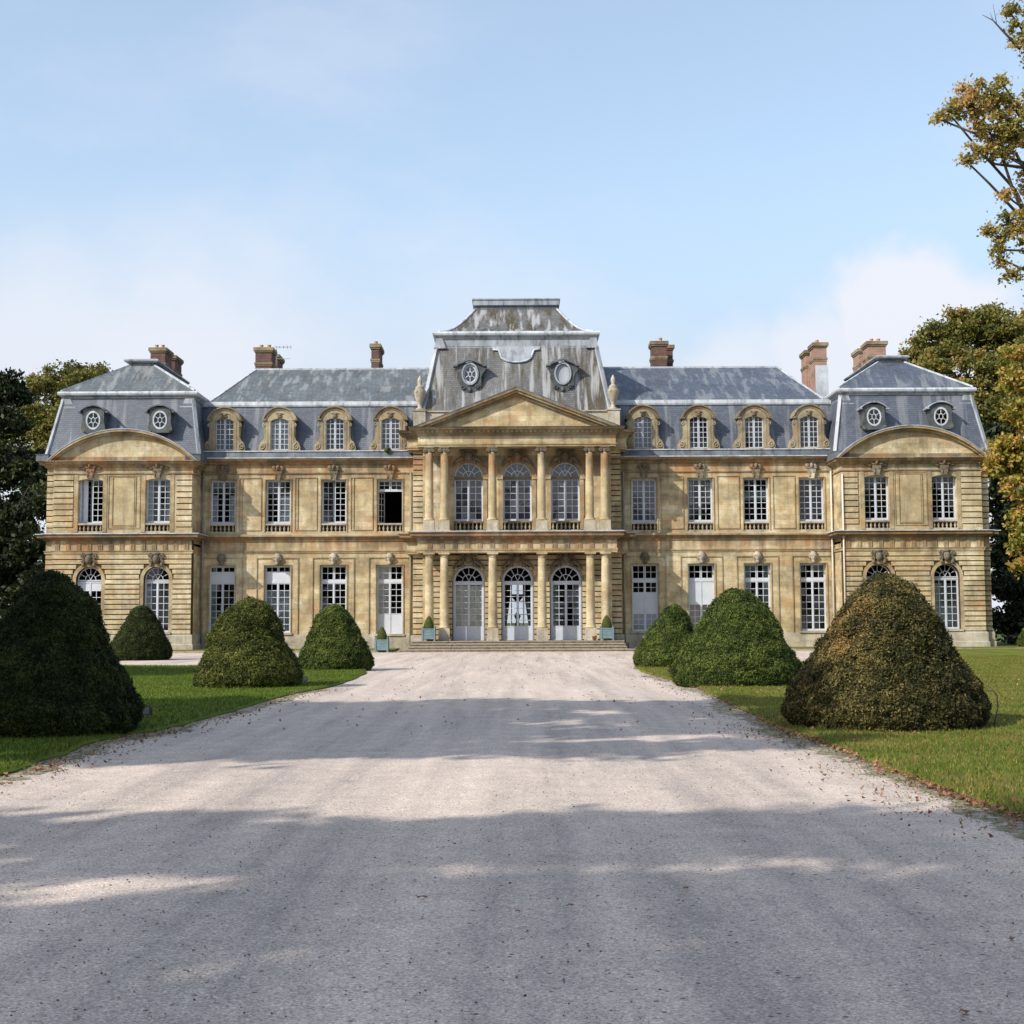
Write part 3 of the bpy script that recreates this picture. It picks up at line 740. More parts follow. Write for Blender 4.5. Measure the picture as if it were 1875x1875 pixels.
def cartouche_mb(s=1., legs=False):
    b = MB(); b.ell((0, -.10 * s, 0), (.2 * s, .13 * s, .27 * s), 14); b.ell((0, -.2 * s, 0), (.13 * s, .08 * s, .19 * s), 12)
    b.ell((0, -.1 * s, .32 * s), (.24 * s, .1 * s, .09 * s), 10, wob=.7)
    for sx in (-1, 1):
        scroll(b, sx * .3 * s, .2 * s, -.08 * s, .15 * s, .05 * s, .07 * s, 1.3, -sx, math.pi / 2)
        scroll(b, sx * .34 * s, -.1 * s, -.07 * s, .12 * s, .045 * s, .06 * s, 1.3, sx, math.pi / 2)
        b.ell((sx * .3 * s, -.07 * s, -.3 * s), (.1 * s, .06 * s, .14 * s), 8, wob=1., seed=sx)
        if legs:
            b.tube([(sx * .3 * s, -.08 * s, -.12 * s), (sx * .5 * s, -.1 * s, -.2 * s), (sx * .68 * s, -.08 * s, -.34 * s), (sx * .8 * s, -.05 * s, -.52 * s)], [.09 * s, .1 * s, .07 * s, .03 * s], 8)
            for q in range(4): b.ell((sx * (.45 + .1 * q) * s, -.12 * s, (-.12 - .11 * q) * s), (.07 * s, .06 * s, .08 * s), 7, wob=1., seed=q)
    return b
MASK_SHADED = mask_mb().mesh('carved_head', ['stone_carved']); MASK_SUNLIT = mask_mb().mesh('carved_head', ['stone_pale'])
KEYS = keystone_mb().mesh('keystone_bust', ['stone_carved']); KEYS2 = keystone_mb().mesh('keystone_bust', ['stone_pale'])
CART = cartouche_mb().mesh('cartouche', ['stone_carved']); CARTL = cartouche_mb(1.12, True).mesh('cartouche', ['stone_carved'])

def course(x0, x1, y, z0, z1, d=.06, m='stone'):
    if x1 - x0 < .05: return
    b = MB(); g = .024; e = .012
    vs = [(x0, y, z0 + g), (x1, y, z0 + g), (x1, y, z1 - g), (x0, y, z1 - g), (x0 + e, y - d, z0 + g + e), (x1 - e, y - d, z0 + g + e), (x1 - e, y - d, z1 - g - e), (x0 + e, y - d, z1 - g - e)]
    b.add(vs, [(4, 5, 6, 7), (0, 1, 5, 4), (1, 2, 6, 5), (2, 3, 7, 6), (3, 0, 4, 7)]); b.build('stone_course', m, CH)
def frame_mould(x, y, w, z0, z1, t=.05, off=.2, mat='stone_trim', feet=0, out=.03, top_only=False):
    """raised moulding round a window or panel: two jambs and a head"""
    b = MB(); a, c = x - w / 2 - off, x + w / 2 + off
    b.box(a - t, a, y - out, y, z0, z1 + off); b.box(c, c + t, y - out, y, z0, z1 + off); b.box(a - t, c + t, y - out, y, z1 + off, z1 + off + t)
    if feet: b.box(a, c, y - out, y, z0, z0 + t)
    return b.build('frame_moulding', mat, CH)

def bed(x0, x1, y, z0, z1):
    b = MB(); b.box(min(x0, x1), max(x0, x1), y - .006, y + .02, z0, z1); b.build('joint_bed', 'joint', CH)
def strip(y, x0, x1, z0, z1, n, m='stone'):
    h = (z1 - z0) / n; bed(x0, x1, y, z0, z1)
    for i in range(n): course(x0, x1, y, z0 + i * h, z0 + (i + 1) * h, m=m)

GROUND_W, UP_W = 1.53, 1.47
WX = [7.48, 10.78, 14.06, 17.32]
zg0, zg1 = z_['pl'], z_['gtop']
zu0, zu1 = z_['wbot'], z_['wtop']
C_side = [(0, .22, .16, .98, 'curtain', 'curtain'), (.78, 1, .16, .98, 'curtain', 'curtain')]
up_specs = {
    -17.32: dict(back=[(0, .24, .22, .72, 'curtain', 'curtain'), (.76, 1, .22, .72, 'curtain', 'curtain')]),
    -14.06: dict(back=[(.52, 1, .22, .70, 'curtain', 'curtain')]),
    -10.78: dict(open=2), -7.48: dict(type='hung', tr=.62),
    7.48: dict(glass='glass_blue'), 10.78: dict(back=[(0, .2, .5, .95, 'blind', 'blind'), (.82, 1, .5, .95, 'blind', 'blind')]),
    14.06: dict(back=[(0, 1, .58, .74, 'blind', 'blind')]), 17.32: dict()}
gd_specs = {
    -17.32: dict(trows=1, single=True, back=[(0, .26, .02, .72, 'blind', 'curtain')]),
    -14.06: dict(trows=1, back=[(.02, .48, .02, .64, 'shutter', 'inner_shutter'), (.52, .98, .02, .64, 'shutter', 'inner_shutter')]),
    -10.78: dict(trows=2, single=True), -7.48: dict(trows=2, solid=1.15, rows=5, door=1, back=[(.0, .49, .3, .99, 'shutter_beige', 'inner_shutter')]),
    7.48: dict(trows=2, midpanel=(2, 1.15, 3), back=[(.0, 1, .0, .34, 'shutter', 'inner_shutter')]),
    10.78: dict(trows=2, midpanel=(0, 1.3, 4), back=[(.0, 1, .0, .42, 'shutter_pink', 'inner_shutter')]),
    14.06: dict(trows=2, single=True, back=[(0, .24, .02, .98, 'blind', 'curtain'), (.76, 1, .02, .98, 'blind', 'curtain')]),
    17.32: dict(trows=2, single=True, back=[(0, .2, .02, .65, 'curtain_red', 'curtain'), (.78, 1, .3, .65, 'blind', 'curtain')])}

for s in (-1, 1):
    # ---- wing
    xa, xb = sorted((s * 5.9, s * PX0))
    gh = [(s * x, GROUND_W, zg0 - (.09 if s * x == -7.48 else 0), zg1, 0) for x in WX]
    uh = [(s * x, UP_W, zu0, zu1, 0) for x in WX]
    wall('ground_floor_wall', xa, xb, 0, z_['str0'], YW, gh)
    wall('upper_floor_wall', xa, xb, z_['str0'], z_['cor0'], YW, uh)
    b = MB(); b.sweep([(xa, YW), (xb, YW)], [(0, 0), (.10, 0), (.10, z_['base'] + .25), (.05, z_['pl'] - .12), (0, z_['pl'] - .10)]); b.build('plinth', 'stone_pale', CH)
    b = MB(); b.sweep([(xa, YW), (xb, YW)], [(0, z_['str0']), (.05, z_['str0']), (.09, z_['str0'] + .09), (.22, z_['str1'] - .16), (.26, z_['str1'] - .14), (.26, z_['str1'] - .05), (.2, z_['str1']), (0, z_['str1'] + .02)]); b.build('string_course', 'stone_trim', CH)
    b = MB(); b.sweep([(xa, YW), (xb, YW)], [(0, z_['archi'] - .08), (.04, z_['archi'] - .08), (.04, z_['archi']), (.08, z_['archi'] + .02), (.08, z_['archi'] + .08), (0, z_['archi'] + .09)]); b.build('architrave', 'stone_trim', CH)
    b = MB(); b.sweep([(xa, YW), (xb, YW)], [(0, z_['frz'] - .04), (.07, z_['frz'] - .03), (.09, z_['frz'] + .03), (0, z_['frz'] + .05)]); b.build('string_course', 'stone_trim', CH)
    b = MB(); b.sweep([(xa, YW), (xb, YW)], [(0, z_['cor0'] - .08), (.08, z_['cor0'] - .06), (.12, z_['cor0'] + .04), (.30, z_['cor0'] + .12), (.34, z_['cor0'] + .14), (.34, z_['cor1'] - .05), (.40, z_['cor1'] - .02), (0, z_['cor1'])]); b.build('cornice', 'stone_trim', CH)
    b = MB(); b.sweep([(xa, YW), (xb, YW)], [(0, z_['cor1'] + .003), (.43, z_['cor1'] + .003), (.44, z_['cor1'] + .05), (.34, z_['cor1'] + .07), (.22, z_['eave'] - .05), (.25, z_['eave']), (-.4, z_['eave'] + .02), (-.4, z_['cor1'])])
    b.m[:] = [0] * len(b.m); b.build('gutter', 'lead_dark', CH)
    b = MB(); b.box(xa, xb, YW - .46, YW - .40, z_['cor1'], z_['cor1'] + .055); b.box(xa, xb, YW - .28, YW - .2, z_['eave'] - .02, z_['eave'] + .04); b.build('gutter_edging', 'lead_pale', CH)
    for x in WX:
        X = s * x
        sp = dict(type='french', tr=.88, rows=7); sp.update(gd_specs[X]); zb0 = zg0 - (.09 if sp.get('door') else 0)
        window(X, YW + .30, zb0, zg1, GROUND_W, sp)
        sp = dict(type='case', rows=7, sill=z_['rail'] - zu0 + .02); sp.update(up_specs[X]); window(X, YW + .30, zu0, zu1, UP_W, sp)
        balustrade(X, YW + .08, UP_W, zu0, z_['rail'])
        frame_mould(X, YW, GROUND_W, z_['pl'] - .1, zg1, .05, .42, out=.06)
        frame_mould(X, YW, GROUND_W, z_['pl'] - .1, zg1, .05, .02, 'stone_trim', out=.05)
        frame_mould(X, YW, UP_W, zu0 + .05, zu1, .05, .02, 'stone_trim', out=.05)
        b = MB(); b.box(X - GROUND_W / 2 - .12, X + GROUND_W / 2 + .12, YW - .14, YW + .2, zb0 - .12, zb0 - .001); b.build('window_sill', 'stone_pale', CH)
        pale = x in (14.06, 10.78, 7.48) and s < 0 or s > 0 and x > 9  # sunlit heads get pale stone, shaded ones dark: the light is in the colour
        place('carved_head', MASK_SUNLIT if pale else MASK_SHADED, CH, (X, YW - .02, Z(1022)))
        place('keystone_bust', KEYS2 if s > 0 and x > 17 else KEYS, CH, (X, YW - .02, Z(863)))
        # moulded frames of the blank bays, with an extra outer bar on the left wing
    for xm in (9.13, 12.42, 15.69):
        X = s * xm; b = MB(); w2 = .62; zz0, zz1 = zu0 + .12, z_['frz'] - .25
        for (a, c) in ((-w2 - .04, -w2), (w2, w2 + .04)): b.box(X + a, X + c, YW - .05, YW, zz0, zz1)
        b.box(X - w2, X + w2, YW - .05, YW, zz0, zz0 + .04); b.box(X - w2, X + w2, YW - .05, YW, zz1 - .04, zz1)
        if s < 0: b.box(X - w2 + .12, X - w2 + .16, YW - .05, YW, zz0 + .06, zz1 - .06)
        b.build('sunk_panel', 'stone_trim', CH)
    # ---- wing mansard and upper roof
    ym0, ym1, zm1, zm2 = YW + .45, YW + 1.35, Z(743, 1.35), Z(734.5, 1.5)
    xo = s * 18.9
    b = MB(); b.add([(s * 4.5, ym0, z_['eave']), (xo, ym0, z_['eave']), (xo, ym1, zm1), (s * 4.5, ym1, zm1)], [(0, 1, 2, 3) if s > 0 else (3, 2, 1, 0)]); b.build('mansard_slope', 'slate', CH); b = MB()
    b.add([(s * 4.5, 12.3, z_['eave']), (xo, 12.3, z_['eave']), (xo, 11.4, zm1), (s * 4.5, 11.4, zm1)], [(3, 2, 1, 0)]); b.build('mansard_slope', 'slate', CH)
    b = MB(); b.sweep([(min(s * 4.7, xo), ym1 - .02), (max(s * 4.7, xo), ym1 - .02)], [(-.1, zm1 - .02), (.05, zm1), (.08, zm1 + .1), (.05, zm2), (-.1, zm2 + .03), (-.25, zm2 + .03)]); b.build('lead_band', 'lead_pale', CH)
    rz = Z(674.5, 6.4); A = [(s * 3.5, 1.3, zm2), (s * 18.45, 1.3, zm2), (s * 16.65, 6.4, rz), (s * 3.5, 6.4, rz), (s * 3.5, 11.5, zm2), (s * 18.45, 11.5, zm2)]
    b = MB(); b.add(A, [(0, 1, 2, 3), (1, 5, 2), (3, 2, 5, 4)]); b.build('upper_roof_slope', 'slate_upper' if s < 0 else 'slate', CH)
    b = MB(); b.bar(A[3], A[2], .16, .12); b.build('ridge_capping', 'lead_pale', CH); b = MB(); b.bar(A[1], A[2], .12, .1); b.build('hip_capping', 'lead_pale', CH)
    # ---- dormers
    for x in WX:
        X = s * x; yd = YW + .22; D = place('dormer', None, CH, (X, yd, z_['eave']))
        H = Z(742) - z_['eave']; zt, zb = Z(763) - z_['eave'], Z(821) - z_['eave']; ww = 1.07
        b = MB(); zc = Z(766) - z_['eave']          # cheeks, body and arched head
        for q in (-1, 1):
            a, c = sorted((q * ww / 2, q * .86)); b.box(a, c, 0, 1.25, 0, zc - .05)
            a, c = sorted((q * .86, q * .92)); b.box(a, c, .04, .3, .9, zc - .05)
            # side scroll at the foot and small scroll at the top
            b.prism_y([(q * .86, 0), (q * 1.22, 0), (q * 1.24, .3), (q * 1.12, .62), (q * .98, .72), (q * .9, .95), (q * .86, 1.1)], .02, .30)
            scroll(b, q * 1.02, .34, .0, .19, .05, .06, 1.4, q, math.pi / 2)
            scroll(b, q * .90, zc - .32, .0, .11, .04, .05, 1.2, -q, math.pi / 2)
            b.box(q * .70 - .012, q * .70 + .012, -.02, .0, .1, zc - .1)
            b.box(min(q * .8, q * .98), max(q * .8, q * .98), -.06, .3, zc - .05, zc + .06)
        hp = [(q[0], q[1]) for q in arch_pts(0, ww, zt - .18, 10, .18)]
        op = [(q[0], q[1]) for q in arch_pts(0, 1.84, zc + .02, 10, H - zc - .07)]
        for i in range(10): b.prism_y([hp[i], hp[i + 1], op[i + 1], op[i]], .0, 1.2)
        b.box(-ww / 2, ww / 2, 0, .4, 0, zb)
        b.build('stone_surround', 'stone_dormer', D)
        b = MB(); r0 = arch_pts(0, 1.86, zc + .03, 12, H - zc - .08); r1 = arch_pts(0, 2.06, zc + .03, 12, H - zc)
        for i in range(12): b.prism_y([r0[i], r0[i + 1], r1[i + 1], r1[i]], -.12, 1.3)
        r0 = arch_pts(0, 1.5, zc + .03, 12, H - zc - .22); r1 = arch_pts(0, 1.6, zc + .03, 12, H - zc - .18)
        for i in range(12): b.prism_y([r0[i], r0[i + 1], r1[i + 1], r1[i]], -.04, .05)
        b.box(-1.03, -.8, -.12, .4, zc - .03, zc + .05); b.box(.8, 1.03, -.12, .4, zc - .03, zc + .05)
        b.build('curved_hood', 'stone_grime', D)
        b = MB(); b.ell((0, -.02, zt + .10), (.17, .08, .09), 10, wob=.5); b.ell((0, -.05, zt + .2), (.12, .06, .07), 8); b.box(-.2, .2, -.06, .02, zt + .26, zt + .3)
        b.build('carved_keystone', 'stone_carved', D)
        fm, pm = MB(), MB()
        for a, c in ((-ww / 2 - .01, -.01), (.01, ww / 2 + .01)): sash(D, a, c, zb, zt + .02, 2, 6, .05, .03, .16, frame_mb=fm, pan_mb=pm)
        fm.build('window_frame', 'paint', D); pm.build('window_panes', 'glass_blue' if x == 7.48 else 'glass', D, kind='stuff')
        b = MB()
        if (s, x) == (-1, 14.06): b.box(-.5, .5, .3, .32, zb, zt)
        elif (s, x) == (-1, 7.48): b.box(-.5, -.25, .3, .32, zb, zt); b.box(.25, .5, .3, .32, zb, zt)
        if b.v: b.build('curtain', 'curtain', D)
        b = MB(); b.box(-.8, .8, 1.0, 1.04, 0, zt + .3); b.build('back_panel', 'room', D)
        b = MB(); n = 8; r1 = arch_pts(0, 1.9, zc, 12, H - zc - .05)
        b.prism_y([(-.95, 0.4)] + [(p, q) for p, q in r1[::-1]] + [(.95, .4)], 1.06, 1.75); b.build('dormer_roof', 'lead', D)

    # ---- pavilion
    XC = (PX0 + PX1) / 2
    pw, pg = [20.60, 24.46], 1.46
    yP = {k: Z(v, YP) for k, v in dict(base=1181, pl=1159, arch=1035, tri0=1005, tri1=988, led0=983, led1=974.5, str=864, seg=873, rail=955, u0=971.5, cor0=850, cor1=841.5).items()}
    xa, xb = sorted((s * PX0, s * PX1))
    zst = yP['tri0'] - .22
    gh = [(s * x, pg, Z(1155, YP), yP['arch'], pg / 2) for x in pw]
    uh = [(s * x, 1.42, yP['u0'], yP['seg'], .12) for x in pw]
    wall('pavilion_ground_wall', xa, xb, 0, yP['led0'], YP, gh, 'joint')
    wall('pavilion_upper_wall', xa, xb, yP['led0'], yP['cor0'], YP, uh)
    b = MB(); a, c = sorted((s * PX1, s * PX2)); b.box(a, c, YS, 13, 0, yP['cor0']); b.build('corner_pier', 'stone', CH)
    a, c = sorted((s * PX0, s * (PX0 + .5))); b = MB(); b.box(a, c, YP + .5, .5, 0, yP['cor0']); b.build('return_wall', 'stone', CH)
    path = [(s * PX2, 12.5), (s * PX2, YS), (s * PX1, YS), (s * PX1, YP), (s * PX0, YP), (s * PX0, YW)]
    if s > 0: path = path[::-1]
    b = MB(); b.sweep(path, [(0, 0), (.16, 0), (.16, yP['base'] + .08), (.1, yP['base'] + .12), (.1, yP['pl'] - .08), (0, yP['pl'])]); b.build('plinth', 'stone_pale', CH)
    b = MB(); b.sweep(path, [(0, yP['tri0'] - .17), (.07, yP['tri0'] - .17), (.07, yP['tri0'] - .05), (.11, yP['tri0'] - .04), (.11, yP['tri0']), (0, yP['tri0'])]); b.build('architrave', 'stone_trim', CH)
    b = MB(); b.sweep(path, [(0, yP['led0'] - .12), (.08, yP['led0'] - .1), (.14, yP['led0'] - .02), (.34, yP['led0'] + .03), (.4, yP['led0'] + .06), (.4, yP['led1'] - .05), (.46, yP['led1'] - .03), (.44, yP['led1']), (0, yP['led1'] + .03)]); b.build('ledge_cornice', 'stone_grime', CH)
    b = MB(); b.sweep(path, [(0, yP['str'] - .04), (.07, yP['str'] - .03), (.09, yP['str'] + .03), (0, yP['str'] + .05)]); b.build('string_course', 'stone_trim', CH)
    b = MB(); b.sweep(path, [(0, yP['cor0'] - .1), (.1, yP['cor0'] - .06), (.14, yP['cor0'] + .03), (.34, yP['cor0'] + .1), (.38, yP['cor1'] - .06), (.46, yP['cor1'] - .03), (.44, yP['cor1']), (-.3, yP['cor1'] + .02)]); b.build('cornice', 'stone_trim', CH)
    b = MB(); b.sweep(path, [(.47, yP['led1'] - .045), (.49, yP['led1'] - .03), (.49, yP['led1'] + .012), (.3, yP['led1'] + .02), (.3, yP['led1'] + .006), (.46, yP['led1'] - .0)]); b.build('ledge_flashing', 'lead_pale', CH)
    tg = MB(); tg.box(-.13, .13, -.035, 0, 0, yP['tri1'] - yP['tri0']); [tg.box(q - .018, q + .018, -.055, -.035, .02, yP['tri1'] - yP['tri0'] - .03) for q in (-.085, 0, .085)]; tg.box(-.14, .14, -.06, 0, -.05, 0)
    TG = tg.mesh('triglyph', ['stone_trim'])
    for i in range(13): place('triglyph', TG, CH, (s * (PX0 + .3 + i * (PX1 - PX0 - .6) / 12), YP - .03, yP['tri0']))
    # rusticated courses on the ground floor, parted round the arches
    n = 16; h = (zst - yP['pl']) / n; segs = [PX0, PX1]; sur = .20
    for i in range(n):
        za, zb = yP['pl'] + i * h, yP['pl'] + (i + 1) * h; zm = (za + zb) / 2; zsp = yP['arch'] - pg / 2
        cuts = []
        for x in pw:
            if zm < zsp: q = pg / 2 + sur
            else:
                dz = zm - zsp - .05; rr = pg / 2 + sur + .06; q = math.sqrt(rr * rr - dz * dz) if dz < rr else 0
            if q: cuts.append((x - q, x + q))
        c0 = PX0
        for a, c in cuts + [(PX1, PX1)]:
            u, v = sorted((s * c0, s * a)); course(u, v, YP, za, zb); c0 = c
        u, v = sorted((s * (PX1 + .03), s * PX2)); course(u, v, YS, za, zb)
    n = 9; zu_a, zu_b = yP['u0'] + .28, yP['str'] - .06; h = (zu_b - zu_a) / n
    for a, c, y in ((PX0 + .02, PX0 + .92, YP), (PX1 - 1.17, PX1 - .02, YP), (PX1 + .03, PX2, YS)): bed(s * a, s * c, y, zu_a, zu_b)
    bed(s * (PX1 + .03), s * PX2, YS, yP['pl'], zst)
    b = MB(); b.box(xa, xb, YP - .05, YP, zst, yP['tri0'] - .16); b.build('frieze_base', 'stone', CH); b = MB(); b.box(xa, xb, YP - .03, YP, yP['tri0'], yP['led0'] - .1); b.build('frieze', 'stone', CH)
    for i in range(n):
        za, zb = zu_a + i * h, zu_a + (i + 1) * h
        for a, c, y in ((PX0 + .02, PX0 + .92, YP), (PX1 - 1.17, PX1 - .02, YP), (PX1 + .03, PX2, YS)):
            u, v = sorted((s * a, s * c)); course(u, v, y, za, zb)
    xm = s * (pw[0] + pw[1]) / 2; zz0, zz1 = yP['u0'] + .32, yP['str'] - .18
    b = MB()
    for w2, e in ((.88, .06), (.64, .045)):
        a0, a1 = (zz0 - .12, zz1 + .1) if w2 > .8 else (zz0, zz1)
        b.box(xm - w2 - e, xm - w2, YP - .04, YP, a0, a1); b.box(xm + w2, xm + w2 + e, YP - .04, YP, a0, a1); b.box(xm - w2, xm + w2, YP - .04, YP, a1 - e, a1); b.box(xm - w2, xm + w2, YP - .04, YP, a0, a0 + e)
    b.build('sunk_panel', 'stone_trim', CH); b = MB(); b.box(xm - .58, xm + .58, YP - .03, YP, zz0 + .08, zz1 - .08); b.build('blank_panel', 'stone_column', CH)
    for x in pw:
        X = s * x; inner = x == pw[0]
        sp = dict(type='arch', rows=7)
        if s < 0 and not inner: sp.update(midpanel=(0, .42, 6))
        if s < 0 and inner: sp.update(back=[(0, .24, .02, .7, 'blind', 'curtain')])
        if s > 0 and not inner: sp.update(back=[(0, 1, .0, .70, 'blind', 'blind')])
        window(X, YP + .32, Z(1155, YP), yP['arch'], pg, sp)
        sp = dict(type='case', rows=7, sill=yP['rail'] - yP['u0'] + .02)
        if s < 0 and not inner: sp.update(open=1, back=[(0.0, .3, .2, .98, 'curtain', 'curtain')])
        if s < 0 and inner: sp.update(back=C_side)
        window(X, YP + .32, yP['u0'], yP['seg'], 1.42, sp); balustrade(X, YP + .09, 1.42, yP['u0'], yP['rail'])
        b = MB(); zsp = yP['arch'] - pg / 2; b.ring(X, zsp, pg / 2, pg / 2 + sur, 0, math.pi, YP - .03, YP, 18)
        b.box(X - pg / 2 - sur, X - pg / 2, YP - .03, YP, Z(1157, YP), zsp); b.box(X + pg / 2, X + pg / 2 + sur, YP - .03, YP, Z(1157, YP), zsp); b.build('arch_surround', 'stone_trim', CH)
        b = MB(); b.box(X - .95, X - .71, YP - .03, YP, yP['u0'], yP['str'] - .05); b.box(X + .71, X + .95, YP - .03, YP, yP['u0'], yP['str'] - .05); b.build('window_surround', 'stone_trim', CH)
        place('cartouche', CART, CH, (X, YP - .06, yP['arch'] + .42)); place('keystone_bust', KEYS, CH, (X, YP - .04, Z(857, YP)))
        b = MB(); [b.ell((X + q * .42, YP - .08, Z(855, YP) + .06 - abs(q) * .03), (.2, .06, .1), 9, wob=.8, seed=q) for q in (-1, 1)]; b.build('carved_spray', 'stone_carved', CH)
        b = MB(); b.box(X - .85, X + .85, YP - .12, YP + .2, Z(1155, YP) - .12, Z(1155, YP) - .002); b.build('window_sill', 'stone_pale', CH)
    # segmental pediment
    zc0, rise, half = yP['cor1'] + .02, Z(784.5, YP) - yP['cor1'] - .02, 4.15
    ao, ai = arch_pts(s * XC, 2 * (half + .08), zc0, 28, rise), arch_pts(s * XC, 2 * half - .35, zc0, 28, rise - .24)
    am = arch_pts(s * XC, 2 * half - .1, zc0, 28, rise - .12)
    b = MB()
    for i in range(28): b.prism_y([ai[i], ai[i + 1], am[i + 1], am[i]], YP - .22, YP + .3); b.prism_y([am[i], am[i + 1], ao[i + 1], ao[i]], YP - .40, YP + .3)
    b.build('curved_pediment', 'stone_trim', CH)
    b = MB(); b.prism_y(ai + [], YP + .0, YP + .35); b.build('tympanum', 'stone', CH)
    b = MB(); a2 = arch_pts(s * XC, 2 * (half + .14), zc0, 28, rise + .06)
    for i in range(28): b.prism_y([ao[i], ao[i + 1], a2[i + 1], a2[i]], YP - .43, YP + .9)
    b.build('pediment_flashing', 'lead', CH)
    # roof
    ze, zt0, zt1 = Z(828, YP), Z(724, -.9), Z(713, -.9)
    x0, x1 = sorted((s * 18.35, s * 27.15)); t0, t1 = sorted((s * 18.95, s * 26.55))
    R0, R1 = (x0, x1, YP + .35, 12.6), (t0, t1, -.85, 11.6)
    b = MB(); b.frustum(R0, ze, R1, zt0); b.build('mansard_slope', 'slate', CH)
    b = MB(); pth = [(s * 27.25, 12.6), (s * 27.25, YP + .25), (s * 26.9, YP + .25)] if s < 0 else [(26.9, YP + .25), (27.25, YP + .25), (27.25, 12.6)]
    b.sweep(pth, [(0, yP['cor1'] + .01), (.36, yP['cor1'] + .02), (.36, ze - .1), (.4, ze), (-.2, ze + .01)]); b.build('gutter', 'lead_dark', CH)
    b = MB(); pth = [(s * 18.5, YP + .3), (s * 18.5, YW)]
    pth = [(s * 19.1, YP + .12)] + pth
    if s > 0: pth = pth[::-1]
    b.sweep(pth, [(0, yP['cor1'] + .01), (.3, yP['cor1'] + .02), (.3, ze - .1), (.34, ze), (-.2, ze + .01)]) if s > 0 else b.sweep(pth, [(0, yP['cor1'] + .01), (.3, yP['cor1'] + .02), (.3, ze - .1), (.34, ze), (-.2, ze + .01)])
    b.build('gutter', 'lead_dark', CH)
    b = MB()
    rg = lambda r, e: [(r[0] - e, r[3] + e), (r[0] - e, r[2] - e), (r[1] + e, r[2] - e), (r[1] + e, r[3] + e)]
    b.sweep(rg(R1, 0), [(0, zt0 - .34), (.05, zt0 - .32), (.05, zt0 - .26), (0, zt0 - .24)]); b.sweep(rg(R1, 0), [(-.2, zt0 - .1), (.05, zt0 - .08), (.12, zt0 + .02), (-.2, zt0 + .03)])
    b.build('lead_band', 'lead', CH)
    b = MB(); b.sweep(rg(R1, 0), [(-.2, zt0 + .03), (.16, zt0 + .05), (.27, zt0 + .12), (.3, zt0 + .22), (.24, zt0 + .32), (-.2, zt1 + .02)]); b.build('roll_moulding', 'lead_pale', CH)
    b = MB()
    for cx, tx in ((x0, t0), (x1, t1)): b.bar((cx, R0[2], ze), (tx, R1[2], zt0 - .1), .2, .14); b.build('hip_capping', 'lead', CH); b = MB()
    for q in (-1, 1):
        cx = t0 if q < 0 else t1; b.box(min(cx, cx - q * .7) - .03, max(cx, cx - q * .7) + .03, R1[2] - .16, R1[2] + .3, zt0 - .62, zt0 - .56)
        b.prism_y([(cx + q * .1, zt0 - .56), (cx - q * .62, zt0 - .56), (cx - q * .45, zt0 - .1), (cx + q * .06, zt0 - .1)], R1[2] - .10, R1[2] + .2); b.build('hip_head', 'lead', CH); b = MB()
    H0 = (t0 - .12, t1 + .12, -.97, 11.7); u0, u1 = sorted((s * 21.86, s * 23.4)); H1 = (u0, u1, 1.5, 9.2); zh = Z(666, 1.5)
    b = MB(); b.frustum(H0, zt1, H1, zh); b.build('upper_roof_slope', 'slate_upper' if s < 0 else 'slate', CH)
    for i, j in ((0, 2), (1, 2), (0, 3), (1, 3)): b = MB(); b.bar((H0[i], H0[j], zt1 + .03), (H1[i], H1[j], zh), .13, .1); b.build('hip_capping', 'lead_pale', CH)
    b = MB(); b.box(u0 + .1, u1 - .1, 1.6, 9.1, zh, zh + .14); b.sweep(rg((u0, u1, 1.5, 9.2), 0), [(-.3, zh + .14), (.1, zh + .15), (.26, zh + .22), (.28, zh + .3), (.15, zh + .38), (-.3, zh + .42)]); b.box(u0 + .2, u1 - .2, 1.7, 9, zh + .3, zh + .42); b.build('ridge_cap', 'lead', CH)
    # oval dormers
    for x in pw:
        X = s * x; zo = Z(768, -1.5); D = place('oval_dormer', None, CH, (X, -1.92, zo)); b = MB()
        n = 20; ov = [(.40 * math.cos(2 * math.pi * k / n), .52 * math.sin(2 * math.pi * k / n)) for k in range(n)]
        ou = []
        for k in range(n):
            a = 2 * math.pi * k / n; c, q = math.cos(a), math.sin(a); wq = .62 if q > -.2 else .62 + .16 * min(1, (-q - .2) * 1.4)
            t = min(wq / max(abs(c), 1e-6), .74 / max(abs(q), 1e-6)); ou.append((c * t, q * t))
        for k in range(n): b.prism_y([ov[k], ov[(k + 1) % n], ou[(k + 1) % n], ou[k]], 0, .9)
        b.build('dormer_surround', 'old_lead', D)
        b = MB(); r0, r1 = arch_pts(0, 1.44, .52, 12, .30), arch_pts(0, 1.58, .48, 12, .42)
        for i in range(12): b.prism_y([r0[i], r0[i + 1], r1[i + 1], r1[i]], -.14, 1.3)
        b.box(-.86, -.7, -.14, .6, .43, .5); b.box(.7, .86, -.14, .6, .43, .5); b.build('curved_hood', 'lead_dark' if s < 0 else 'lead', D)
        b = MB(); b.prism_y([(-.6, -.7)] + [(-.7, .5)] + arch_pts(0, 1.4, .5, 8, .26)[::-1] + [(.7, .5), (.6, -.7)], .9, 1.5); b.build('dormer_cheeks', 'slate', D)
        b = MB(); b.ring(0, 0, .34, .42, 0, 2 * math.pi, -.02, .06, 20, 0, 1.3); b.ring(0, 0, .10, .135, 0, 2 * math.pi, .0, .05, 10, 0, 1.4)
        for k in range(6):
            a = math.pi / 6 + math.pi * k / 3; b.bar((.12 * math.cos(a), .03, .16 * math.sin(a)), (.37 * math.cos(a), .03, .48 * math.sin(a)), .035, .035)
